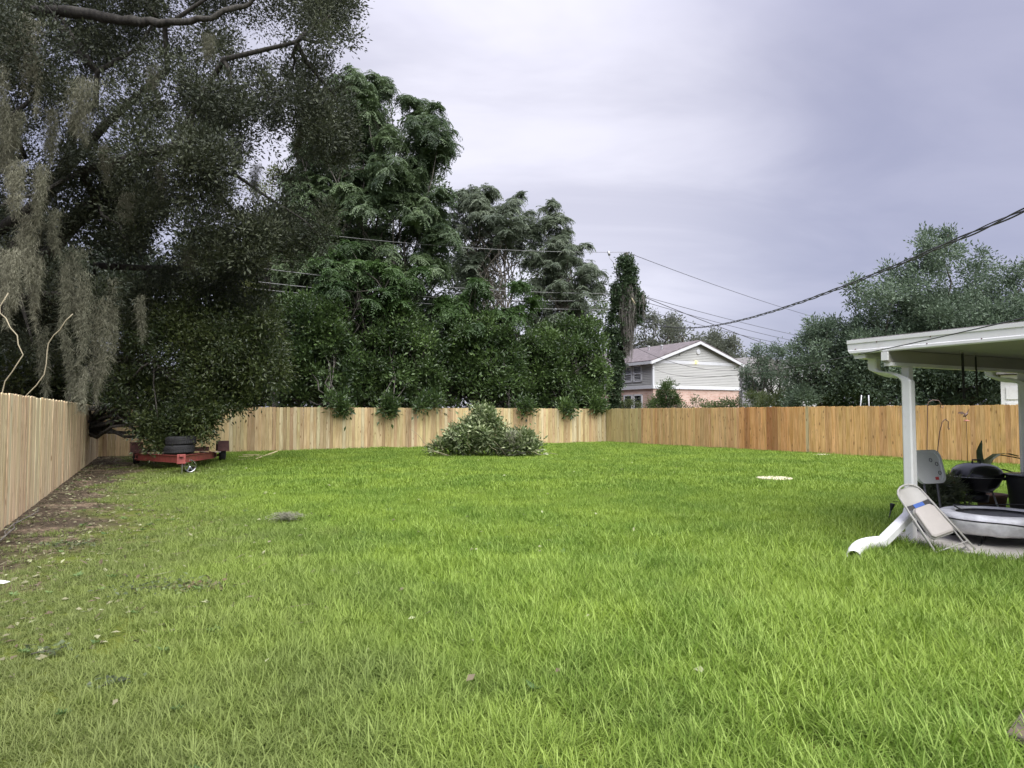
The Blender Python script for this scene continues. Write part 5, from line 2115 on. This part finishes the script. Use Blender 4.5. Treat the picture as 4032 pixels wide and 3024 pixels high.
def tyre(label, loc, rz):
    root = thing('tyre', label, 'tyre', loc, (0, R(-2.6), rz), 'two tyres stacked on the trailer')
    mb = MB()
    mb.lathe([(.20, .015), (.23, .0), (.33, .0), (.375, .02), (.385, .05), (.385, .19), (.375, .225), (.33, .245), (.23, .245), (.20, .23), (.19, .2), (.19, .045), (.20, .015)], 36)
    mb.build('carcass', M_rubber, root)
    mb = MB()
    for k in range(40):
        a = 2 * math.pi * k / 40
        for z_, o_ in ((.075, 0), (.165, .5)):
            a2 = a + o_ * 2 * math.pi / 40
            mb.box((.387 * math.cos(a2), .387 * math.sin(a2), z_), (.014, .036, .075), a2 + .0)
    o = mb.build('tread_blocks', M_rubber, root)
    o['kind'] = 'stuff'
    return root


tp0 = TRQ + U * 2.75
tyz = at(676, 1786, tp0.y).z
tyre('lower of two large black tyres stacked on the red trailer', (tp0.x + .02, tp0.y, tyz), 0)
tyre('upper of two large black tyres stacked on the red trailer', (tp0.x + .05, tp0.y + .02, tyz + .248), .4)

# loose chrome rim on the grass
rp = G(735, 1862)
rm = thing('chrome_rim', 'shiny chrome wheel rim lying on the grass under the trailer tongue', 'wheel rim', (rp.x, rp.y + .1, .175), (0, 0, R(-38)))
rm.scale = (.85, .85, .85)
Mx = Matrix.Rotation(R(90), 4, 'Y')
mb = MB()
mb.lathe([(.19, -.13), (.195, -.12), (.175, -.11), (.16, -.05), (.16, .05), (.175, .10), (.195, .115), (.19, .125), (.165, .10), (.15, .04), (.15, -.12), (.19, -.13)], 28, Mx)
mb.build('barrel', M_chrome, rm)
mb = MB()
mb.lathe([(.04, .085), (.05, .08), (.05, .05), (0, .05)], 16, Mx)
mb.build('hub', M_chrome, rm)
for k in range(6):
    a = k * math.pi / 3
    mb = MB()
    mb.bar((.075, .04 * math.cos(a), .04 * math.sin(a)), (.085, .162 * math.cos(a), .162 * math.sin(a)), .045, .02, (1, 0, 0))
    mb.build('spoke', M_chrome, rm)

# ------------------------------------------------------------------ offcuts of lumber
lum = [((930, 1812), (1085, 1790)), ((935, 1817), (1100, 1796)), ((940, 1806), (1070, 1799)), ((1010, 1816), (1092, 1786)), ((955, 1803), (1020, 1803))]
lumlab = ['longest back strip of the pine offcut pile on the grass', 'front strip of the pine offcut pile, reaching furthest right', 'rear short strip of the pine offcut pile nearest the fence', 'slanting strip crossing the right part of the pine offcut pile', 'shortest strip at the left end of the pine offcut pile']
for i, (a, b_) in enumerate(lum):
    pa, pb = G(*a), G(*b_)
    pa.z, pb.z = .03 + .02 * i, .035 + .02 * i
    o = MB().bar(pa, pb, .045, .02).build('lumber_strip', M_pale_lumber)
    tag(o, lumlab[i], 'lumber', 'pine offcuts beside the trailer')

# ------------------------------------------------------------------ brush pile
bp0 = G(1905, 1800)
bpile = thing('brush_pile', 'heap of cut leafy branches with pale leaf undersides on the lawn', 'brush pile', bp0)
hpoly = [(1640, 1790), (1690, 1768), (1750, 1735), (1790, 1690), (1840, 1660), (1865, 1640), (1850, 1620), (1880, 1607), (1920, 1610), (1945, 1640), (1965, 1690), (2040, 1700), (2095, 1720), (2120, 1750), (2130, 1800), (2040, 1805), (1960, 1800), (1800, 1800), (1700, 1808)]
pbl = blobs_in(hpoly, 24.2, .9, 140, .10, .30, .85)
pbl = np.concatenate([pbl, np.array([[*at(qx, qy, 24.2), .16] for qx, qy in ((1868, 1622), (1890, 1618), (1912, 1628), (1930, 1650), (1900, 1648), (1945, 1680), (1880, 1665), (1915, 1690))])])
pcs, pns = clumps_on(pbl, 22)
half_ = rng.random(len(pcs)) < .5
crown_obj(bpile, leaf_clumps(pcs[half_], pns[half_], 10, .17, .13, .07, tint_mu=.55, tint_sd=.36), M_brush, 'leaves')
crown_obj(bpile, leaf_clumps(pcs[~half_], pns[~half_], 16, .18, .10, .045, tint_mu=.35, tint_sd=.25), leaf_mat('green_brush_leaf', (0.04, 0.07, 0.02), (0.15, 0.20, 0.06)), 'leaves')
for k in range(38):
    a = at(random.uniform(1720, 2080), 1800, 23.8 + random.uniform(-.3, .8))
    a.z = random.uniform(.03, .2)
    e = Vector((a.x + random.uniform(-1.2, 1.2), a.y + random.uniform(-1.3, .2), random.uniform(.15, 1.2)))
    mb = MB()
    limb(mb, a, e, .014, .005, .12, 5, 4)
    mb.build('branch', M_vine if k % 3 else M_bark, bpile, True)
v, f, t = strands(at(2015, 1705, 23.6), .7, .5, 60, .2, .008, .03)
link_mesh('moss_clump', np_mesh('moss_clump', v, f, M_moss, {'tint': t}), bpile, True)

# ------------------------------------------------------------------ leaf litter, clippings and small debris
m = 5200
y = rng.uniform(3.5, 24, m)
tpos = rng.random(m) ** 1.6 * 3.2 + .1
sline = (y - FA.y) / (FB.y - FA.y)
lx = FA.x + (FB.x - FA.x) * sline + NL.x * tpos
ly = y + NL.y * tpos
ok = inside_yard(lx, ly, .05)[3]
pos = np.stack([lx, ly, rng.uniform(.006, .03, m)], 1)[ok]
k = len(pos)
ax = np.stack([rng.normal(size=k), rng.normal(size=k), rng.normal(size=k) * .2], 1)
nr_ = np.stack([rng.normal(size=k) * .4, rng.normal(size=k) * .4, np.ones(k)], 1)
v1 = leaf_quads(pos, ax, nr_, rng.uniform(.03, .09, k), rng.uniform(.015, .045, k), np.clip(rng.normal(.22, .28, k), 0, 1))
kt = min(900, k)
v2 = leaf_quads(pos[:kt] + np.array([0, 0, .02]), np.stack([rng.normal(size=kt), rng.normal(size=kt), rng.normal(size=kt) * .12], 1), nr_[:kt], rng.uniform(.08, .30, kt), rng.uniform(.006, .012, kt), np.clip(rng.normal(.1, .15, kt), 0, 1))
v1 = merge(v1, v2)
o = crown_obj(None, v1, M_litter, 'leaf_litter')
tag(o, 'brown and pale fallen leaves and twigs along the dirt by the fence', 'fallen leaves', kind='stuff')
m = 900
y = np.sqrt(rng.uniform(2.6 ** 2, 20 ** 2, m))
x = rng.uniform(-1, .5, m) * (.78 * y + .5)
ok = inside_yard(x, y, .1)[3] & ~on_slab(x, y) & (vnoise(x, y, .6, 9) > .45)
x, y = x[ok], y[ok]
wv_ = []
for i in range(4):
    nl_ = 9
    an = np.arange(nl_) * 2.4 + i
    p_ = np.stack([np.cos(an) * .01, np.sin(an) * .01, np.full(nl_, .05)], 1)
    a_ = np.stack([np.cos(an), np.sin(an), rng.uniform(.2, .8, nl_)], 1)
    wv_.append(bpy.data.objects.new('weed_rosette', np_mesh('weed_rosette', *leaf_quads(p_, a_, np.tile([0, 0, 1.0], (nl_, 1)) + rng.normal(size=(nl_, 3)) * .2, rng.uniform(.05, .10, nl_), rng.uniform(.022, .04, nl_), rng.uniform(.2, .8, nl_))[:2], M_weed)))
k = len(x)
o = instancer('lawn_weeds', np.stack([x, y, np.zeros(k)], 1), np.stack([rng.normal(size=k) * .15, rng.normal(size=k) * .15, rng.uniform(0, 6.28, k)], 1), rng.uniform(.35, .8, k), rng.integers(0, 4, k), wv_, rng.uniform(.1, .9, k))
tag(o, 'small broad leaved weeds scattered through the lawn', 'weeds', kind='stuff')
m = 260
y = np.sqrt(rng.uniform(2.8 ** 2, 22 ** 2, m))
x = rng.uniform(-1, .35, m) * (.78 * y + .5)
ok = inside_yard(x, y, .1)[3]
x, y = x[ok], y[ok]
k = len(x)
v1 = leaf_quads(np.stack([x, y, rng.uniform(.05, .09, k)], 1), np.stack([rng.normal(size=k), rng.normal(size=k), rng.normal(size=k) * .3], 1), np.stack([rng.normal(size=k) * .4, rng.normal(size=k) * .4, np.ones(k)], 1),
                rng.uniform(.04, .09, k), rng.uniform(.02, .045, k), np.clip(rng.normal(.6, .35, k), 0, 1))
o = crown_obj(None, v1, M_litter, 'fallen_leaves')
tag(o, 'scattered pale and brown fallen leaves caught in the lawn', 'fallen leaves', kind='stuff')
# cut ivy sprays on the grass
for px, py, n, w_, lab in ((640, 2330, 90, .55, 'flattened heap of cut ivy leaves in the short grass, left foreground'), (270, 2160, 70, .3, 'small dark cut leafy sprig beside the bare soil'), (780, 2330, 60, .25, 'dried brownish leaf clipping right of the cut ivy heap'),
                           (180, 2590, 20, .16, 'dark tangle of twigs in the near left grass'), (440, 2720, 14, .14, 'broad leaved weed in the near left grass')):
    p = G(px, py)
    k = n * 2
    pos = np.array([p.x, p.y, .03]) + rng.normal(size=(k, 3)) * np.array([w_ * .55, w_ * .3, .012])
    pos[:, 2] = np.abs(pos[:, 2]) + .025
    ax = np.stack([rng.normal(size=k), rng.normal(size=k), rng.normal(size=k) * .3], 1)
    nr_ = np.stack([rng.normal(size=k) * .6, rng.normal(size=k) * .6, np.ones(k)], 1)
    vv = leaf_quads(pos, ax, nr_, rng.uniform(.025, .06, k), rng.uniform(.015, .035, k), np.clip(rng.normal(.35, .25, k), 0, 1))
    root = thing('leaf_clipping', lab, 'clippings', p, group='cut leaves lying on the lawn')
    crown_obj(root, vv, leaf_mat('clipping_leaf', (0.04, 0.05, 0.025) if py != 2330 or px != 780 else (.14, .08, .05), (0.15, 0.20, 0.075)), 'leaves')
    mb = MB()
    limb(mb, p + Vector((-w_ * .5, -.02, .03)), p + Vector((w_ * .5, .05, .05)), .006, .003, .1, 5, 5)
    mb.build('twig', M_bark, root, True)
# bare branches at the left fence foot
for (a, b_, r_, lab) in (((0, 2145), (150, 2030), .012, 'long bare grey stick leaning at the foot of the near fence end'), ((20, 2120), (75, 2075), .009, 'short bare grey stick beside the longer one at the fence foot')):
    pa, pb = G(*a), G(*b_)
    pa.z, pb.z = .05, .12
    mb = MB()
    limb(mb, pa, pb, r_, r_ * .5, .1, 6, 6)
    tag(mb.build('dead_branch', M_barkpale), lab, 'stick', 'dead sticks at the fence foot')
# fallen moss tuft on the lawn
v, f, t = strands((0, 0, .16), .15, .28, 130, .12, .006, .05)
t = np.clip(t + .35, 0, 1)
v[:, 2] = np.abs(v[:, 2] - .05) * .8 + .03
o = link_mesh('fallen_moss', np_mesh('fallen_moss', v, f, M_moss, {'tint': t}))
o.location = G(1130, 2058)
tag(o, 'grey tuft of fallen moss lying on the lawn', 'moss')
# silver scrap
mb = MB()
mb.add([(-.12, 0, 0), (.06, -.03, .0), (.13, .02, .02), (-.1, .06, .035), (-.12, 0, -.006), (.06, -.03, -.006), (.13, .02, .014), (-.1, .06, .029)], [(0, 1, 2, 3), (7, 6, 5, 4), (0, 4, 5, 1), (1, 5, 6, 2), (2, 6, 7, 3), (3, 7, 4, 0)])
o = mb.build('white_scrap', M_white)
o.scale = (.55, .5, .55)
o.location = G(4, 2322) + Vector((0, 0, .06))
tag(o, 'scrap of white sheet in the grass at the far left', 'scrap')
# white stakes on the right fence line
for px, lab in ((3377, 'crooked white stake sticking up just behind the orange fence'), (3405, 'straighter white stake next to the crooked one behind the orange fence')):
    s_ = (36.4 * ((px - 2016) / F) - 5.08) / (.527 + .85 * ((px - 2016) / F))
    p = FC + Vector((.527, -.85, 0)) * s_ - NR * .25
    tpz = at(px, 1556, p.y).z
    o = MB().tube([(p.x, p.y, 0), (p.x + .01, p.y, 1.7), (p.x - (.05 if px < 3400 else 0), p.y, 1.85), (p.x, p.y, tpz)], .018, 6).build('white_stake', M_trim)
    tag(o, lab, 'stake', 'white stakes behind the orange fence')
bpy.context.view_layer.update()
